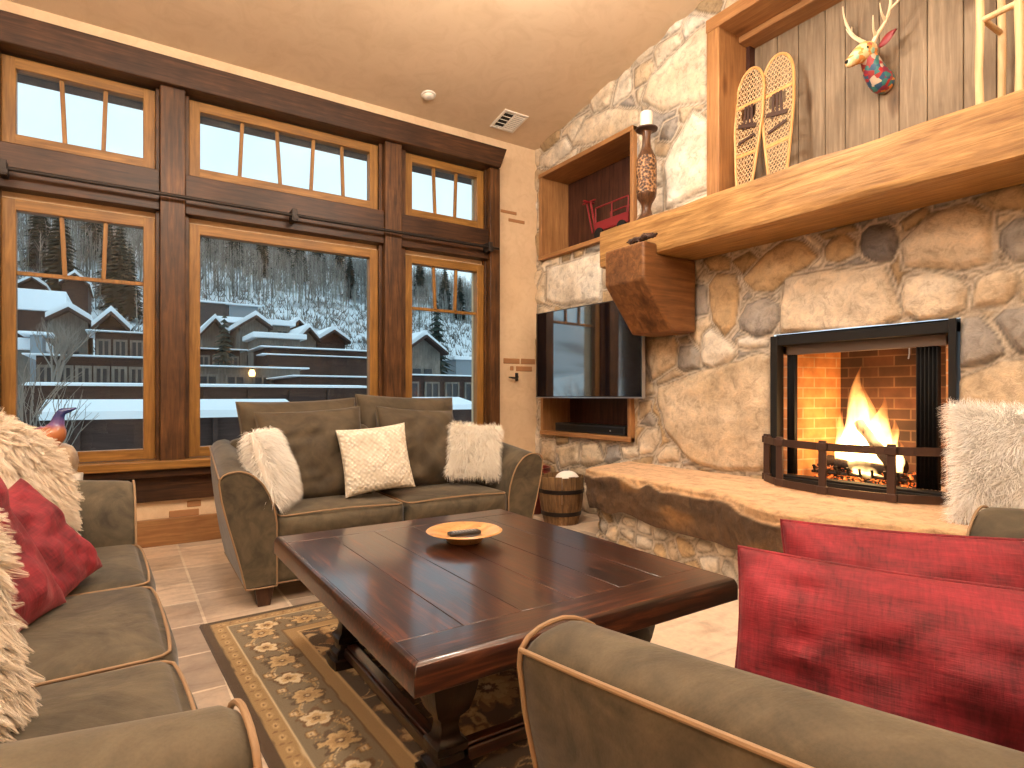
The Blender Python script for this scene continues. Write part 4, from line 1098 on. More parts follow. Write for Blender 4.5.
# ------------------------------------------------------------------ red wagon in the upper niche
wg = thing('toy_wagon', 'small red wagon with upright handle in the upper niche', 'toy wagon', (3.97, 4.35, 2.661)); 
m = MB(); m.box(-.11,.11,-.45,.02,.09,.10); 
for a in ((-.11,-.10,-.45,.02),(.10,.11,-.45,.02),(-.11,.11,-.45,-.44),(-.11,.11,.01,.02)): m.box(a[0],a[1],a[2],a[3],.10,.185)
m.build('bed', M['red_paint'], wg, bevel=.003)
m = MB()
for x in (-.10,.10):
    m.tube([(x,-.44,.33),(x,.01,.33)], .008, 8)
    for y in (-.44,-.22,.01): m.tube([(x,y,.18),(x,y,.33)], .007, 8)
m.build('side_rail', M['red_paint'], wg)
m = MB(); m.tube([(0,.04,.10),(0,.12,.14),(0,.20,.47)], .012, 8); m.tube([(0,.17,.14),(0,.26,.47)], .009, 8); m.tube([(-.07,.23,.47),(.07,.23,.47)], .012, 8); m.tube([(0,.13,.47),(0,.32,.47)], .009, 8); m.build('handle', M['red_paint'], wg)
for x in (-.12, .12):
    for y in (-.37, -.06):
        m = MB(); m.tube([(x-.012,y,.06),(x+.012,y,.06)], .06, 20); m.build('wheel', M['black'], wg, bevel=.004)

# ------------------------------------------------------------------ candle holder on mantel
ch = thing('candle_holder', 'tall carved brown wooden candle holder with a white candle on the mantel', 'candle holder', (3.50, 3.335, 2.53))
t = NT('carved lattice wood'); vo = t.n('TexVoronoi', {'Vector': t.coord((1,1,1)), 'Scale': 55.0}).outputs['Distance']
c = t.ramp(vo, [(.2, (.02,.008,.004)), (.5, (.13,.055,.02)), (.75, (.36,.19,.08))]); M['carved'] = t.bsdf(c, .45, t.bump(vo, 1., .008))
M['turned'] = wood('turned brown wood', (.035,.012,.005), (.16,.07,.028), 'z', .35, 2)
m = MB(); m.lathe([(0,0),(.085,0),(.088,.012),(.080,.025),(.060,.045),(.040,.075),(.032,.11),(.038,.145),(.055,.175),(.066,.195),(.070,.215),(.0705,.22)], seg=32); m.build('base', M['turned'], ch)
m = MB(); m.lathe([(.0705,.22),(.072,.24),(.072,.47),(.066,.50)], seg=32); m.build('carved_body', M['carved'], ch)
m = MB(); m.lathe([(.066,.50),(.052,.53),(.036,.565),(.030,.60),(.029,.66),(.034,.69),(.05,.70)], seg=32); m.build('neck', M['turned'], ch)
m = MB(); m.lathe([(0,.695),(.05,.697),(.078,.708),(.080,.716),(.05,.712),(0,.712)], seg=32); m.build('drip_plate', M['iron_brown'], ch)
m = MB(); m.lathe([(0,.713),(.042,.713),(.043,.72),(.043,.835),(.040,.842),(.02,.840),(0,.838)], seg=28); m.tube([(0,0,.838),(.001,0,.85)], .0015, 6); m.build('candle', M['wax'], ch)['label'] = 'ivory pillar candle'
ch.scale = (1.12,1.12,1.06)

# ------------------------------------------------------------------ snowshoes
def snowshoe(loc, w, h, lean, roll, yaw, label):
    """local: y = sideways, z = up, x = out of the wall"""
    root = thing('snowshoe', label, 'snowshoe', loc, group='pair of snowshoes'); 
    def half(z):  # half width at height z/h
        q = z/h
        return w/2*min(1, math.sqrt(max(0, 1-((q-.80)/.20)**2)) if q > .80 else (.30+.70*min(1, q/.62)**.75))
    pts = []; K = 40
    for i in range(K+1): z = h*(i/K)*.999; pts.append((0, half(z), z))
    top = [(0, w/2*math.cos(a), h*.80+h*.20*math.sin(a)) for a in np.linspace(0, PI, 19)]
    right = [(0, half(z), z) for z in np.linspace(.0, h*.79, 22)]
    left = [(0, -half(z), z) for z in np.linspace(h*.79, 0, 22)]
    m = MB(); m.tube(right+top+left+[(0,-.3*w/4,-.018),(0,.3*w/4,-.018)], .011, 8, closed=True); m.build('bent_frame', M['bentwood'], root)
    for zc in (.38, .74):
        m = MB(); hw = half(h*zc); m.bar((0,-hw,h*zc),(0,hw,h*zc), .028, .012, (1,0,0)); m.build('crossbar', M['bentwood'], root, bevel=.003)
    m = MB(); sp = .042
    def seg_ok(a, b, zlo, zhi): return True
    for fam in (-1, 1, 0):
        for k in range(-60, 90):
            prev = None
            for i in range(0, 121):
                s_ = i/120
                if fam == 0: yv = -w/2+w*s_; zv = k*sp*.9
                else: yv = -w/2+w*s_; zv = k*sp + fam*(yv)*1.55
                ok_ = 0 < zv < h and abs(yv) < half(zv) and not (h*.64 < zv < h*.72 and abs(yv) < w*.26)
                if ok_ and prev is None: prev = (yv, zv)
                if (not ok_ or i == 120) and prev is not None:
                    e_ = (yv, zv)
                    if abs(e_[0]-prev[0]) > .006: m.bar((rnd.uniform(-.002,.002), prev[0], prev[1]), (0, e_[0], e_[1]), .0050, .0035)
                    prev = None
    m.build('webbing', M['web'], root)
    m = MB()
    for q in (-.3, 0, .3): m.bar((-.006, q*w*.5, h*.56), (-.008, q*w*.35, h*.73), .02, .004, (1,0,0))
    m.bar((-.012,-w*.33,h*.56),(-.012,w*.33,h*.60), .03,.006,(1,0,0)); m.bar((-.012,-w*.30,h*.50),(-.012,w*.28,h*.47), .022,.006,(1,0,0))
    m.build('binding', M['iron_brown'], root)
    root.rotation_euler = (math.radians(roll), math.radians(lean), math.radians(yaw)); return root
snowshoe((3.88, 2.725, 2.56), .235, 1.12, 8, -1.5, 0, 'left snowshoe, the straight upright one leaning in the display niche')
snowshoe((3.90, 2.455, 2.56), .25, 1.14, 8, -5, 0, 'right snowshoe, the taller tilted one leaning in the display niche')

# ------------------------------------------------------------------ deer head
dr = thing('deer_head', 'small colourful painted deer head with antlers on the grey boards', 'wall mount', (4.19, 1.86, 3.235))
t = NT('bright patchwork paint'); vo = t.n('TexVoronoi', {'Vector': t.coord((1,1,1)), 'Scale': 34.0})
sx = t.n('SeparateColor', {0: vo.outputs['Color']}).outputs[0]
c = t.ramp(sx, [(0, (.35,.02,.02)), (.2, (.60,.22,.04)), (.32, (.50,.40,.30)), (.46, (.03,.16,.16)), (.66, (.02,.08,.16)), (.8, (.30,.03,.03)), (.92, (.22,.02,.05))], 'CONSTANT')
M['patch_paint'] = t.bsdf(c, .35)
t = NT('orange patchwork paint'); vo = t.n('TexVoronoi', {'Vector': t.coord((1,1,1)), 'Scale': 38.0}); sx = t.n('SeparateColor', {0: vo.outputs['Color']}).outputs[0]
M['patch_face'] = t.bsdf(t.ramp(sx, [(0, (.70,.34,.08)), (.3, (.78,.62,.34)), (.5, (.62,.25,.06)), (.72, (.35,.58,.42)), (.82, (.74,.48,.2)), (.94,(.6,.1,.05))], 'CONSTANT'), .35)
def sweep(P, R, flat=1.0, seg=20, sub=4):
    # catmull-rom through P
    P = [Vector(p) for p in P]; out = []; rr = []
    for i in range(len(P)-1):
        p0, p1, p2, p3 = P[max(i-1,0)], P[i], P[i+1], P[min(i+2,len(P)-1)]
        for k in range(sub):
            t_ = k/sub; t2 = t_*t_; t3 = t2*t_
            out.append(.5*((2*p1)+(p2-p0)*t_+(2*p0-5*p1+4*p2-p3)*t2+(3*p1-p0-3*p2+p3)*t3)); rr.append(R[i]+(R[i+1]-R[i])*t_)
    out.append(P[-1]); rr.append(R[-1])
    m = MB(); m.tube(out, rr, seg, flat=flat); return m
m = sweep([(0,0,-.03),(-.05,0,-.02),(-.10,.0,.03),(-.135,.0,.09),(-.16,.0,.135)], [.056,.070,.062,.052,.045], 1.15); m.build('neck', M['patch_paint'], dr)
m = sweep([(-.10,0,.155),(-.135,0,.16),(-.18,.0,.150),(-.23,.0,.118),(-.28,0,.078),(-.305,0,.062),(-.318,0,.056)], [.02,.052,.058,.046,.031,.027,.012], 1.1); m.build('head', M['patch_face'], dr)
m = MB(); m.lathe([(0,-.012),(.012,-.008),(.016,0),(.012,.008),(0,.012)], (-.315,0,.068), 12); m.build('nose', M['black'], dr)
for s_ in (-1, 1):
    m = MB(); m.lathe([(0,-.010),(.007,-.007),(.010,0),(.007,.007),(0,.010)], (-.205,s_*.046,.150), 12); m.build('eye', M['black'], dr)
    m = MB(); V = []; 
    for i in range(9):
        q = i/8; wv = .030*math.sin(PI*min(1,q*.9+.1))**.8; c_ = Vector((-.11+.02*q, s_*(.045+.105*q), .17+.055*q))
        for k in range(8):
            a = 2*PI*k/8; V.append((c_.x+.008*math.cos(a), c_.y-s_*math.sin(a)*wv*.35, c_.z+math.sin(a)*wv))
    m.add(V, [(i*8+k, i*8+(k+1)%8, (i+1)*8+(k+1)%8, (i+1)*8+k) for i in range(8) for k in range(8)]+[tuple(range(8)), tuple(64+k for k in range(8))])
    m.build('ear', M['red_paint'], dr)
    m = MB(); Y = lambda a: s_*a
    main = [(-.14,Y(.025),.20),(-.13,Y(.05),.245),(-.12,Y(.095),.29),(-.13,Y(.14),.345),(-.15,Y(.165),.41),(-.19,Y(.16),.48),(-.22,Y(.14),.53)]
    for pts, r0 in ((main, .015), ([(-.135,Y(.04),.235),(-.17,Y(.06),.26),(-.20,Y(.085),.30),(-.205,Y(.09),.33)], .010),
                    ([(-.12,Y(.10),.30),(-.17,Y(.12),.33),(-.20,Y(.135),.38)], .010), ([(-.13,Y(.14),.345),(-.10,Y(.19),.39),(-.09,Y(.20),.45)], .010), ([(-.15,Y(.165),.41),(-.14,Y(.20),.46),(-.15,Y(.205),.52)], .009)):
        k = len(pts); q = sweep(pts, [r0*(1-.75*i/(k-1)) for i in range(k)], 1, 8, 4); m.add(q.v, q.f)
    m.build('antler', M['antler'], dr)
dr.rotation_euler = (0, 0, math.radians(-20)); dr.scale = (1.0,1.0,1.0)

# ------------------------------------------------------------------ pale pole rack at right of the niche
pr = thing('pole_rack', 'pale peeled pole rack standing at the right of the display niche', 'rack', (3.98, 1.24, 2.40))
def ylat(u, x): r = ray(u, 0); return x*r.y/r.x
posts = [(3.86, ylat(979.5,3.86)), (4.13, ylat(1001.5,4.13)), (3.86, ylat(1019.5,3.86)), (4.13, ylat(1001.5,4.13)-.35), (3.86, .80), ]
m0 = [('pole', p) for p in posts]
for x, y in posts:
    m = MB(); m.tube([(x+rnd.uniform(-.004,.004), y+rnd.uniform(-.004,.004), z) for z in np.linspace(2.405, 3.9, 7)], [.021,.02,.019,.02,.019,.018,.018], 10); m.build('post', M['pole'], pr, origin=pr.location)
for z in (2.70, 3.19, 3.62):
    m = MB(); m.tube([(3.86, posts[0][1]+.01, z-.02), (3.86, .76, z+.02)], .017, 10); m.build('rung', M['pole'], pr, origin=pr.location)
    for k in (0, 2):
        m = MB(); m.tube([(3.86, posts[k][1], z+.01), (4.13, posts[1 if k == 0 else 3][1], z)], .015, 10); m.build('rung', M['pole'], pr, origin=pr.location)

# ------------------------------------------------------------------ barrel, pot
bl = thing('barrel_planter', 'half barrel with iron hoops beside the hearth', 'barrel', (3.33, 4.22, 0))
R0, R1, BH = .155, .205, .43; ns = 20
for k in range(ns):
    a0 = 2*PI*(k+.02)/ns; a1 = 2*PI*(k+.98)/ns; m = MB(); V = []
    for q in range(7):
        t_ = q/6; r = R0+(R1-R0)*t_+.018*math.sin(PI*t_); z = BH*t_
        if q == 6: z += .006*math.sin(k*2.3)
        for rr in (r, r-.016):
            for a in (a0, a1): V.append((rr*math.cos(a), rr*math.sin(a), z))
    Fc = []
    for q in range(6):
        b = q*4; Fc += [(b,b+1,b+5,b+4),(b+3,b+2,b+6,b+7),(b+1,b+3,b+7,b+5),(b+2,b,b+4,b+6)]
    Fc += [(0,2,3,1),(24,25,27,26)]
    m.add(V, Fc); m.build('stave', M['stave'], bl)
for z in (.10, .30):
    r = R0+(R1-R0)*z/BH+.018*math.sin(PI*z/BH)+.003; m = MB(); m.lathe([(r-.003,z-.018),(r,z-.018),(r+.004,z+.018),(r,z+.018)], seg=48); m.build('hoop', M['iron'], bl)
m = MB(); m.lathe([(0,.02),(R0-.01,.02),(R0-.01,.03),(0,.03)], seg=32); m.build('bottom', M['stave'], bl)
V, Fc = rbox(.30, .22, .30, .09, n=(20,16,16)); V = np.array(V); V += .012*np.stack([fbm(V[:,0]*12, V[:,1]*12, V[:,2]*12+k, 3) for k in (0,5,9)], 1)
o = weld(newobj('towel', V+np.array([0,-.11,0]), Fc, M['towel'])); o.location = (3.36, 4.17, .165); o.rotation_euler = (0,.15,.9); tag(o, 'rolled white towel poking out of the half barrel', 'towel')
m = MB(); m.lathe([(0,0),(.13,0),(.15,.02),(.20,.14),(.215,.28),(.205,.38),(.19,.43),(.20,.45),(.185,.45),(.17,.40),(.0,.36)], seg=36); o = m.build('urn', M['red_pot']); o.location = (3.375,4.76,0); tag(o, 'dark red glazed urn between loveseat and barrel', 'urn')

# ------------------------------------------------------------------ side table with bird figurine behind the sofa
st = thing('side_table', 'small dark side table behind the far arm of the left sofa', 'side table', (-.22, 4.35, 0))
m = MB(); m.lathe([(0,.585),(.26,.585),(.27,.595),(.265,.61),(0,.61)], seg=40); m.build('table_top', M['table_x'], st)
m = MB(); m.lathe([(.035,.02),(.03,.2),(.045,.35),(.03,.5),(.06,.585)], seg=20); m.build('pedestal', M['table_leg'], st)
m = MB(); m.lathe([(0,0),(.16,0),(.16,.015),(.04,.04),(0,.04)], seg=30); m.build('base', M['table_leg'], st)
JP = onY(63, 440, 4.30)
t = NT('mottled beige glaze'); n_ = t.noise(t.coord((1,1,1)), 9, 5); M['jug'] = t.bsdf(t.ramp(n_, [(.35, (.30,.19,.11)), (.65, (.60,.47,.33))]), .4)
m = MB(); m.lathe([(0,0),(.06,0),(.065,.01),(.085,.05),(.115,.11),(.125,.17),(.115,.22),(.09,.26),(.05,.28),(0,.285)], seg=32, sx=.95)
o = m.build('pottery_jar', M['jug']); o.location = (JP.x-.03, 4.33, .611); o.scale = (.88,.88,.93); tag(o, 'mottled beige pottery jar by the window behind the left sofa', 'jar')
t = NT('copper and blue lustre'); sp = t.n('SeparateXYZ', {0: t.n('TexCoord').outputs['Generated']}); n_ = t.noise(t.coord((1,1,1)), 14, 3)
f_ = t.math('ADD', sp.outputs[2], t.math('MULTIPLY', n_, .25))
M['bird'] = t.bsdf(t.ramp(f_, [(.35, (.40,.10,.025)), (.62, (.42,.16,.07)), (.75, (.16,.09,.25)), (.95, (.03,.04,.16))]), .15)
bd = thing('bird_figurine', 'glossy copper and blue bird figurine perched on the beige jar', 'figurine', (JP.x-.06, 4.27, .868))
q = sweep([(-.11,0,-.02),(-.07,0,.005),(-.02,0,.035),(.02,0,.075),(.035,0,.12),(.045,0,.165),(.06,0,.19),(.09,0,.20),(.125,0,.212)], [.02,.06,.078,.066,.036,.026,.022,.014,.004], 1.0, 20, 5)
q.build('bird_body', M['bird'], bd)
mg = MB(); mg.lathe([(0,0),(.03,0),(.033,.01),(.036,.085),(.032,.085),(.030,.01),(0,.008)], seg=24); o = mg.build('cup', M['white_paint']); p = onY(80, 486, 4.30); o.location = (p.x-.02, 4.30, .611); tag(o, 'small white cup on the side table behind the left sofa', 'cup')

# ------------------------------------------------------------------ outside
M['snow'] = plain('snow', (.80,.84,.88), .8)
M['brown_wall'] = wood('dark brown cladding', (.035,.018,.014), (.085,.045,.035), 'x', .8, .4, knots=False)
M['grey_wall'] = wood('grey timber cladding', (.13,.11,.095), (.27,.24,.20), 'z', .8, .4, knots=False)
M['ext_dark'] = plain('dark recess', (.015,.015,.018), .4)
M['ext_grey'] = plain('grey standing seam metal', (.20,.24,.27), .5)
M['soffit'] = wood('soffit boards', (.02,.012,.01), (.06,.035,.025), 'y', .7, .5, knots=False)
mb = MB(); mb.box(XL-.5, 5.0, 5.5, 6.30, 3.74, 3.95); o = mb.build('trim_90', M['soffit']); struct(o)
# hillside
nx, nyy = 90, 70; xs = np.linspace(-90, 190, nx); ys = np.linspace(45, 190, nyy); X, Y = np.meshgrid(xs, ys, indexing='ij')
def hz(X, Y): return 2.5+np.clip(Y-58, 0, None)*.28+ np.clip(Y-100,0,None)*.10 - .075*(X-25)*np.clip((Y-50)/100,0,1.3) + 3*fbm(X*.02, Y*.02, 1, 3)
Z = hz(X, Y); cn = fbm(X*.12, Y*.3, 3, 4)
c = np.array([.66,.72,.77])*np.ones(X.shape+(3,)); c = c*(1-sstep(.05,.45,cn)[..., None]*.6)
i, j = np.meshgrid(np.arange(nx-1), np.arange(nyy-1), indexing='ij')
q = np.stack([i*nyy+j, (i+1)*nyy+j, (i+1)*nyy+j+1, i*nyy+j+1], -1).reshape(-1, 4)
o = newobj('hillside', np.stack([X,Y,Z], -1).reshape(-1,3), q, M['stone'], smooth='all', colors=c.reshape(-1,3)); struct(o)
mb = MB(); mb.box(-90,190,8,60,-7,-6); o = mb.build('ground', M['snow']); struct(o)
# bare trees of the slope: uncountable
V = []; cols = []; Fq = []
def stick(p, d, L, r, col):
    p = np.array(p); q = p+np.array(d)*L
    a = np.array([r,0,0]); b = np.array([0,r,0]); k0 = len(V)
    V.extend([p-a, p+a, q+a*.25, q-a*.25]); Fq.append((k0,k0+1,k0+2,k0+3)); cols.extend([col]*4)
    k0 = len(V); V.extend([p-b, p+b, q+b*.25, q-b*.25]); Fq.append((k0,k0+1,k0+2,k0+3)); cols.extend([col]*4)
for k in range(4200):
    y = rnd.uniform(50, 112); x = rnd.uniform(-40, 85); z = float(hz(np.array(x), np.array(y)))-.2; g = rnd.uniform(.06,.3)
    for b in range(4): stick((x+rnd.uniform(-.3,.3),y,z), (rnd.uniform(-.7,.7), 0, .8), rnd.uniform(.5,1.8), .07, (g,g*.9,g*.8))
for k in range(12000):
    y = 80+(rnd.random()**.75)*100; x = rnd.uniform(-55, 60) + (y-60)*.75*rnd.random()
    if y < 106 and rnd.random() < .88: continue
    dens = float(vnoise(x*.05, y*.08, 3)); 
    if rnd.random() < .25 - dens*.4: continue
    h_ = rnd.uniform(4.5, 8.5)*(.8+.3*dens); z = float(hz(np.array(x), np.array(y)))-.3; g = rnd.uniform(.10,.40); col = (g*.98, g*1.0, g*.88)
    stick((x,y,z), (rnd.uniform(-.04,.04),0,1), h_, rnd.uniform(.04,.09), col)
    for b in range(5):
        zz = h_*rnd.uniform(.35,.9); stick((x,y,z+zz), (rnd.uniform(-.6,.6), rnd.uniform(-.3,.3), .8), h_*.22, .045, (g*.8,g*.72,g*.66))
o = newobj('bare_trees', V, Fq, M['fur'], smooth=False, colors=np.array(cols)); tag(o, 'grove of thin bare winter trees covering the snowy hillside', 'trees', kind='stuff')
# conifers
M['conifer'] = plain('dark conifer needles', (.018,.030,.022), .9); M['trunk'] = plain('tree trunk', (.06,.045,.035), .9)
def conifer_mesh(seed):
    r = random.Random(seed); m = MB()
    for k in range(26):
        t_ = k/25; z = .12+.86*t_; R = .20*(1-t_)**.85+.012
        nb = 11
        for b in range(nb):
            a = 2*PI*(b+r.random()*.7)/nb; L = R*r.uniform(.7,1.15)
            p = Vector((0,0,z)); q = Vector((L*math.cos(a), L*math.sin(a), z-L*.35)); s_ = Vector((-math.sin(a), math.cos(a), 0))*L*.24
            m.add([p+Vector((0,0,.02)), p.lerp(q,.55)+s_, q, p.lerp(q,.55)-s_], [(0,1,2,3)])
    return m
cm = [conifer_mesh(s_) for s_ in range(3)]
def conifer(x, y, h_, label, group=None, z=None, k=0, src={}):
    if z is None: z = float(hz(np.array(x), np.array(y)))-.2
    if k not in src:
        root = thing('conifer', label, 'tree', group=group); cm[k].build('foliage', M['conifer'], root, smooth=False)
        m = MB(); m.tube([(0,0,0),(0,0,.9)], [.02,.004], 7); m.build('trunk', M['trunk'], root); src[k] = root
    else: root = copy_tree(src[k])
    tag(root, label, 'tree', group); root.location = (x, y, z); root.scale = (h_,h_,h_); root.rotation_euler = (0,0,rnd.uniform(0,6)); return root
p = onY(437, 350, 34); conifer(onY(437,350,43).x, 43, 12.5, 'dark evergreen standing tall behind the right hand window', z=-3.5)
p = onY(338, 345, 40); 
for (u, y, h_, k) in ((120,90,13,1),(60,95,14,2),(95,120,15,0),(235,130,13,1),(262,125,12,2),(285,140,13,0),(300,128,12,1),(318,150,13,2),(340,140,12,0),(205,135,12,1),(40,110,13,2),(445,120,12,1),(460,110,10,0),(420,135,12,2),(130,85,10,0),(110,100,12,1),(350,120,10,2)):
    pp = onY(u, 300, y); conifer(pp.x, y, h_, 'dark evergreen among the bare trees on the far hillside', 'evergreens on the hillside', k=k)
p = onY(232, 380, 24); conifer(p.x, 26, 5.2, 'small evergreen between the brown houses outside the middle window', z=-.6, k=1)

# houses
def gable_house(u0, u1, y, depth, z0, zw, zr, wall, label, win=True, name='house'):
    """walls z0..zw, ridge zr, gable facing the room"""
    a = onY(u0, 396, y).x; b = onY(u1, 396, y).x; c = (a+b)/2
    root = thing(name, label, 'house', (c, y, z0)); O = root.location
    m = MB(); m.prism([(a,z0),(b,z0),(b,zw),(c,zr),(a,zw)], 'y', y, y+depth); m.build('wall', wall, root, smooth=False, origin=O)
    ov = (b-a)*.10
    sl = (zr-zw)/(c-a)
    for s_ in (-1, 1):
        e = a-ov if s_ < 0 else b+ov; ze = zw-ov*sl
        m = MB(); m.prism([(c,zr),(e,ze),(e,ze+.16),(c,zr+.16)], 'y', y-.7, y+depth+.4); m.build('roof', M['brown_wall'], root, smooth=False, origin=O)
        m = MB(); m.prism([(c,zr+.16),(e,ze+.16),(e,ze+.42),(c,zr+.44)], 'y', y-.45, y+depth+.4); m.build('roof_snow', M['snow'], root, smooth=False, origin=O)
    if win:
        w = (b-a)*.13; zc = z0+(zw-z0)*.55
        for x in (c-w*1.2, c+w*1.2):
            m = MB(); m.box(x-w*.8, x+w*.8, y-.06, y+.02, zc-.6, zc+.7); m.build('window', M['ext_dark'], root, smooth=False, origin=O)
    return root
def flat_house(u0, u1, y, depth, z0, z1, wall, label, snow=.2, ov=.3, wins=0, balc=False):
    a = onY(u0, 396, y).x; b = onY(u1, 396, y).x
    root = thing('house', label, 'building', ((a+b)/2, y, z0)); O = root.location
    m = MB(); m.box(a,b,y,y+depth,z0,z1); m.build('wall', wall, root, smooth=False, origin=O)
    if snow: m = MB(); m.box(a-ov,b+ov,y-ov,y+depth,z1,z1+snow); m.build('roof_snow', M['snow'], root, bevel=.05, smooth=False, origin=O)
    for k in range(wins):
        x = a+(b-a)*(k+.5)/wins; w = min(.6, (b-a)/wins*.28); hh_ = min(1.3, (z1-z0)*.3); zt_ = z1-.35; m = MB(); m.box(x-w,x+w,y-.05,y+.02,zt_-hh_,zt_); wo = m.build('window', M['ext_dark'], root, smooth=False, origin=O); m = MB(); m.box(x-w-.08,x-w,y-.09,y,zt_-hh_,zt_+.08); m.box(x+w,x+w+.08,y-.09,y,zt_-hh_,zt_+.08); m.box(x-w,x+w,y-.09,y,zt_,zt_+.08); m.box(x-.03,x+.03,y-.09,y,zt_-hh_,zt_); m.build('window_frame', M['grey_wall'], wo, smooth=False, origin=O)
    return root
def zat(u, v, y): return onY(u, v, y).z
# distant dark/grey shed block
Y_ = 56
flat_house(193, 228, Y_, 5, 1, zat(210,303,Y_), M['ext_dark'], 'dark flat roofed block on the slope above the chalets', .15)
flat_house(229, 258, Y_, 5, 1, zat(243,306,Y_), M['ext_grey'], 'pale grey metal clad block on the slope above the chalets', .15)
# chalets, middle window
gable_house(202, 226, 38, 6, 0, zat(214,335,38), zat(214,322,38), M['grey_wall'], 'small gabled chalet with snowy roof at the left of the middle window')
gable_house(240, 268, 36, 6, 0, zat(254,328,36), zat(254,319,36), M['grey_wall'], 'taller grey gabled chalet near the centre of the middle window')
gable_house(286, 308, 44, 6, 0, zat(297,333,44), zat(297,323,44), M['brown_wall'], 'brown gabled chalet behind the terrace roof')
gable_house(298, 316, 36, 5, 0, zat(307,341,36), zat(307,331,36), M['grey_wall'], 'low front gable with thick snow beside the brown chalet')
gable_house(318, 345, 38, 6, 0, zat(331,342,38), zat(331,333,38), M['brown_wall'], 'reddish gabled chalet at the right of the middle window')
flat_house(222, 290, 40, 6, 0, zat(250,324,40), M['grey_wall'], 'long chalet wing with snowy flat roof behind the gables', .35, wins=4)
flat_house(258, 300, 33, 3, -1, zat(280,339,33), M['grey_wall'], 'low wing with snow topped roof under the middle gables', .3, wins=2)
# brown terraces
flat_house(196, 240, 30, 3, -4, zat(220,350,30), M['brown_wall'], 'dark brown balcony block at the left of the middle window', .06, wins=3)
flat_house(266, 372, 28, 3, -4, zat(300,349,28), M['brown_wall'], 'long dark brown terrace block with balconies', .07, wins=7)
flat_house(268, 372, 26.5, 1, -4, zat(300,356,26.5), M['brown_wall'], 'lower brown balcony band in front of the terrace block', .05)
hs = flat_house(193, 300, 24, 3, -4, zat(250,368,24), M['grey_wall'], 'grey timber house with a lit wall lamp outside the middle window', .06, wins=4)
lp = thing('outdoor_lamp', 'small lit orange lamp on the grey timber house', 'lamp', tuple(onY(252, 373, 23.8)))
m = MB(); m.lathe([(0,-.14),(.10,-.12),(.12,0),(.08,.12),(0,.14)], seg=14); t = NT('lit lamp glass'); M['lamp_glow'] = t.bsdf((.8,.5,.2), .4, emc=(1,.55,.2,1), ems=4.0); m.build('lamp_globe', M['lamp_glow'], lp)
m = MB(); m.box(-.05,.05,.05,.22,-.05,.2); m.build('bracket', M['black'], lp)
flat_house(300, 372, 20, 4, -4, zat(320,377,20), M['brown_wall'], 'dark sloped outbuilding at the right of the middle window', .05, wins=2)
# near snow dusted parapet and roof strips running across
def strip(u0, u1, ya, yb, va, vb, label, nm='house', low=-6, th=.12):
    A_ = onY(u0, va, ya); B_ = onY(u1, vb, ya); zf = A_.z; zb_ = zat(u0, vb, yb)
    root = thing(nm, label, 'building', ((A_.x+B_.x)/2, ya, low)); O = root.location
    m = MB(); m.box(A_.x, B_.x, ya+.15, yb, low, zf-th); m.build('wall', M['brown_wall'], root, smooth=False, origin=O)
    m = MB()
    for q_ in range(int((B_.x-A_.x)/.9)): m.box(A_.x+.4+q_*.9, A_.x+.47+q_*.9, ya+.06, ya+.15, zf-1.1, zf-.12)
    m.box(A_.x, B_.x, ya+.06, ya+.15, zf-1.0, zf-.93); m.build('railing', M['brown_wall'], root, smooth=False, origin=O)
    m = MB(); m.prism([(ya,zf-th),(ya,zf),(yb,zb_),(yb,zb_-th)], 'x', A_.x, B_.x); m.build('roof_snow', M['snow'], root, smooth=False, origin=O); return root
strip(22, 372, 14.5, 15.6, 383, 381.8, 'long brown parapet building with a thin line of snow along its top', th=.045)
strip(38, 300, 10.5, 11.6, 412, 399.5, 'near low building with a broad strip of white snow on its roof')
strip(402, 480, 12.5, 13.6, 405, 397, 'low roof with snow outside the right hand window')
# left window
gable_house(50, 88, 34, 6, 0, zat(70,322,34), zat(70,312,34), M['grey_wall'], 'pale gabled chalet in the middle of the left window')
gable_house(95, 127, 33, 6, 0, zat(110,330,33), zat(110,316,33), M['brown_wall'], 'steep gabled chalet at the right of the left window')
flat_house(17, 60, 40, 6, 0, zat(40,311,40), M['brown_wall'], 'snow covered roof with chimney in the left window', 1.1)
flat_house(17, 34, 26, 3, -2, zat(25,350,26), M['grey_wall'], 'pale house corner at the left edge of the left window', .4)
ck = flat_house(30, 42, 25, 1.2, -2, zat(36,335,25), M['ext_grey'], 'tall pale chimney block in the left window', .1)
flat_house(95, 145, 28, 3, -4, zat(120,333,28), M['brown_wall'], 'dark brown block at the right side of the left window', .06, wins=3)
flat_house(36, 145, 22, 3, -5, zat(90,357,22), M['brown_wall'], 'wide brown terrace block in the left window', .05, wins=6)
gable_house(20, 45, 60, 6, 5, zat(30,287,60), zat(30,280,60), M['brown_wall'], 'uphill cabin with snowy roof high in the left window', False)
gable_house(62, 88, 58, 6, 5, zat(75,285,58), zat(75,276,58), M['brown_wall'], 'uphill cabin with bright snowy roof in the left window', False)
# right window
gable_house(404, 440, 34, 6, 0, zat(422,352,34), zat(422,338,34), M['grey_wall'], 'grey timber chalet with snowy roof in the right hand window')
flat_house(400, 480, 24, 3, -4, zat(440,376,24), M['brown_wall'], 'dark brown block low in the right hand window', .06, wins=4)
flat_house(456, 480, 44, 4, 0, zat(465,360,44), M['ext_grey'], 'small grey block right of the evergreen in the right window', .3)
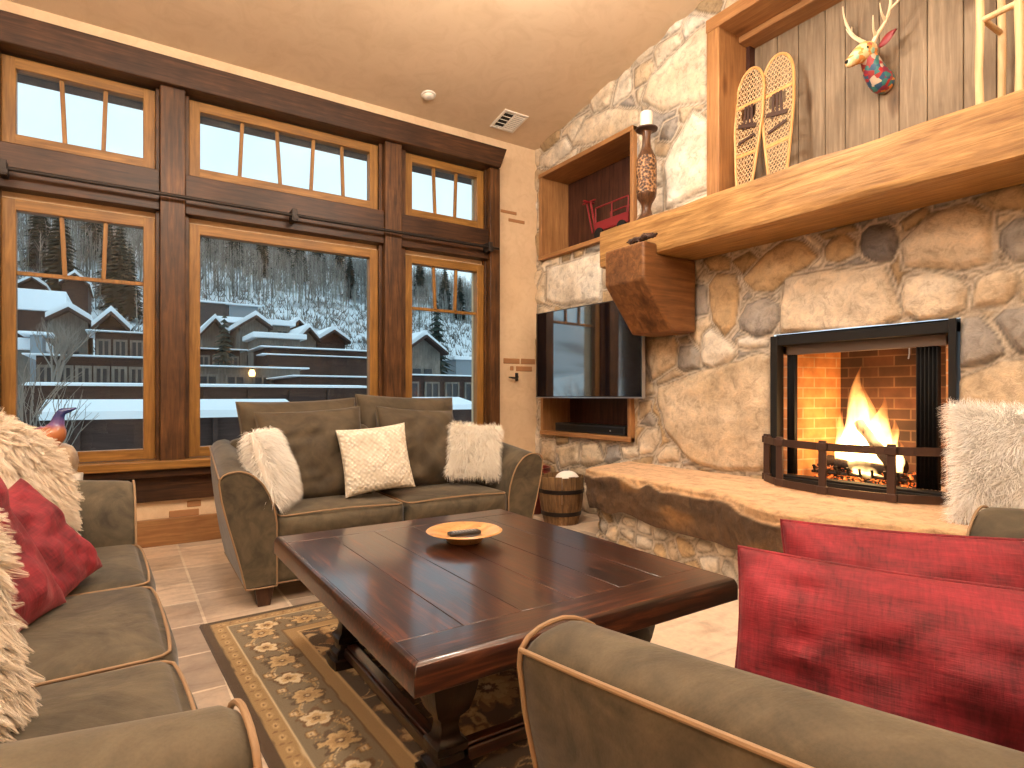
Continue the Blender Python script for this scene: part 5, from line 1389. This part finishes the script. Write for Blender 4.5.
# leafless bush close to the left window
m = MB()
def branch(p, d, L, r, lev):
    q = p+d*L; m.tube([p, (p+q)/2+Vector((rnd.uniform(-.02,.02),0,0)), q], [r, r*.8, r*.55], 5)
    if lev:
        for _ in range(3): branch(p+d*L*rnd.uniform(.5,1), (d+Vector((rnd.uniform(-.6,.6), rnd.uniform(-.4,.4), rnd.uniform(-.1,.3)))).normalized(), L*.62, r*.55, lev-1)
bp = onY(38, 450, 8.5)
m.tube([(bp.x,8.5,-6),(bp.x,8.5,-1)],[.05,.03],6)
for _ in range(4): branch(Vector((bp.x+rnd.uniform(-.02,.02), 8.5, -1.0)), Vector((rnd.uniform(-.25,.25),0,1)).normalized(), 1.35, .022, 3)
M['twig'] = plain('pale grey twig', (.22,.19,.16), .8)
o = m.build('leafless_bush', M['twig'], origin=(bp.x, 8.5, -6.0)); tag(o, 'leafless pale bush outside the left window', 'bush')
m = MB(); p = onY(60, 396, 24); 
m.tube([(p.x,21,-6),(p.x,21,1)],[.12,.06],6)
for _ in range(5): branch(Vector((p.x+rnd.uniform(-.05,.05), 21.0, 1.0)), Vector((rnd.uniform(-.3,.3),0,1)).normalized(), 1.2, .04, 3)
o = m.build('bare_tree', M['twig'], origin=(p.x, 21, -6.0)); tag(o, 'pale bare tree before the gabled chalet in the left window', 'tree')

# ------------------------------------------------------------------ light
w = bpy.data.worlds.new('sky'); SC.world = w; w.use_nodes = True; nt = w.node_tree; bg = nt.nodes['Background']
tc = nt.nodes.new('ShaderNodeTexCoord'); nn = nt.nodes.new('ShaderNodeTexNoise'); nn.inputs['Scale'].default_value = 2.2; nn.inputs['Detail'].default_value = 4
rp = nt.nodes.new('ShaderNodeValToRGB'); rp.color_ramp.elements[0].position = .35; rp.color_ramp.elements[0].color = (.43,.58,.69,1); rp.color_ramp.elements[1].position = .65; rp.color_ramp.elements[1].color = (.58,.70,.77,1)
nt.links.new(tc.outputs['Generated'], nn.inputs['Vector']); nt.links.new(nn.outputs['Fac'], rp.inputs['Fac']); nt.links.new(rp.outputs[0], bg.inputs[0]); bg.inputs[1].default_value = 1.42
WARM = (1.0, .88, .74)
def lamp(x, y, e, r=.12, z=None, col=WARM, spot=None, tgt=None):
    L = bpy.data.lights.new('unseen_lamp', 'SPOT' if spot else 'POINT'); L.energy = e; L.color = col; L.shadow_soft_size = r
    o = bpy.data.objects.new('unseen_lamp', L); COL.objects.link(o); o.location = (x, y, (z or cz(y)-.12))
    if spot:
        L.spot_size = math.radians(spot); L.spot_blend = .7
        d = Vector(tgt)-o.location; o.rotation_euler = d.to_track_quat('-Z', 'Y').to_euler()
for x, y, e in ((.2,2.4,85),(2.0,2.6,85),(-1.6,2.2,75),(.2,.0,90),(2.0,.0,80),(-1.6,-.4,80),(.4,-2.0,80),(2.4,-2.0,60)): lamp(x, y, e, .15, 1.15+(2.70-1.15)*(10.56-y)/5.28)  # unseen points added in place of recessed lamps, reflections hidden behind the beam
lamp(2.55, 3.9, 42, .10, spot=75, tgt=(3.8,3.9,2.2)); lamp(2.5, 2.55, 75, .10, spot=80, tgt=(3.9,2.2,2.6)); lamp(2.45, 1.0, 80, .10, spot=80, tgt=(3.9,.9,2.2))
SC.view_settings.view_transform = 'Standard'; SC.view_settings.look = 'None'; SC.view_settings.gamma = 1; SC.view_settings.use_curve_mapping = False; SC.view_settings.exposure = 0.38
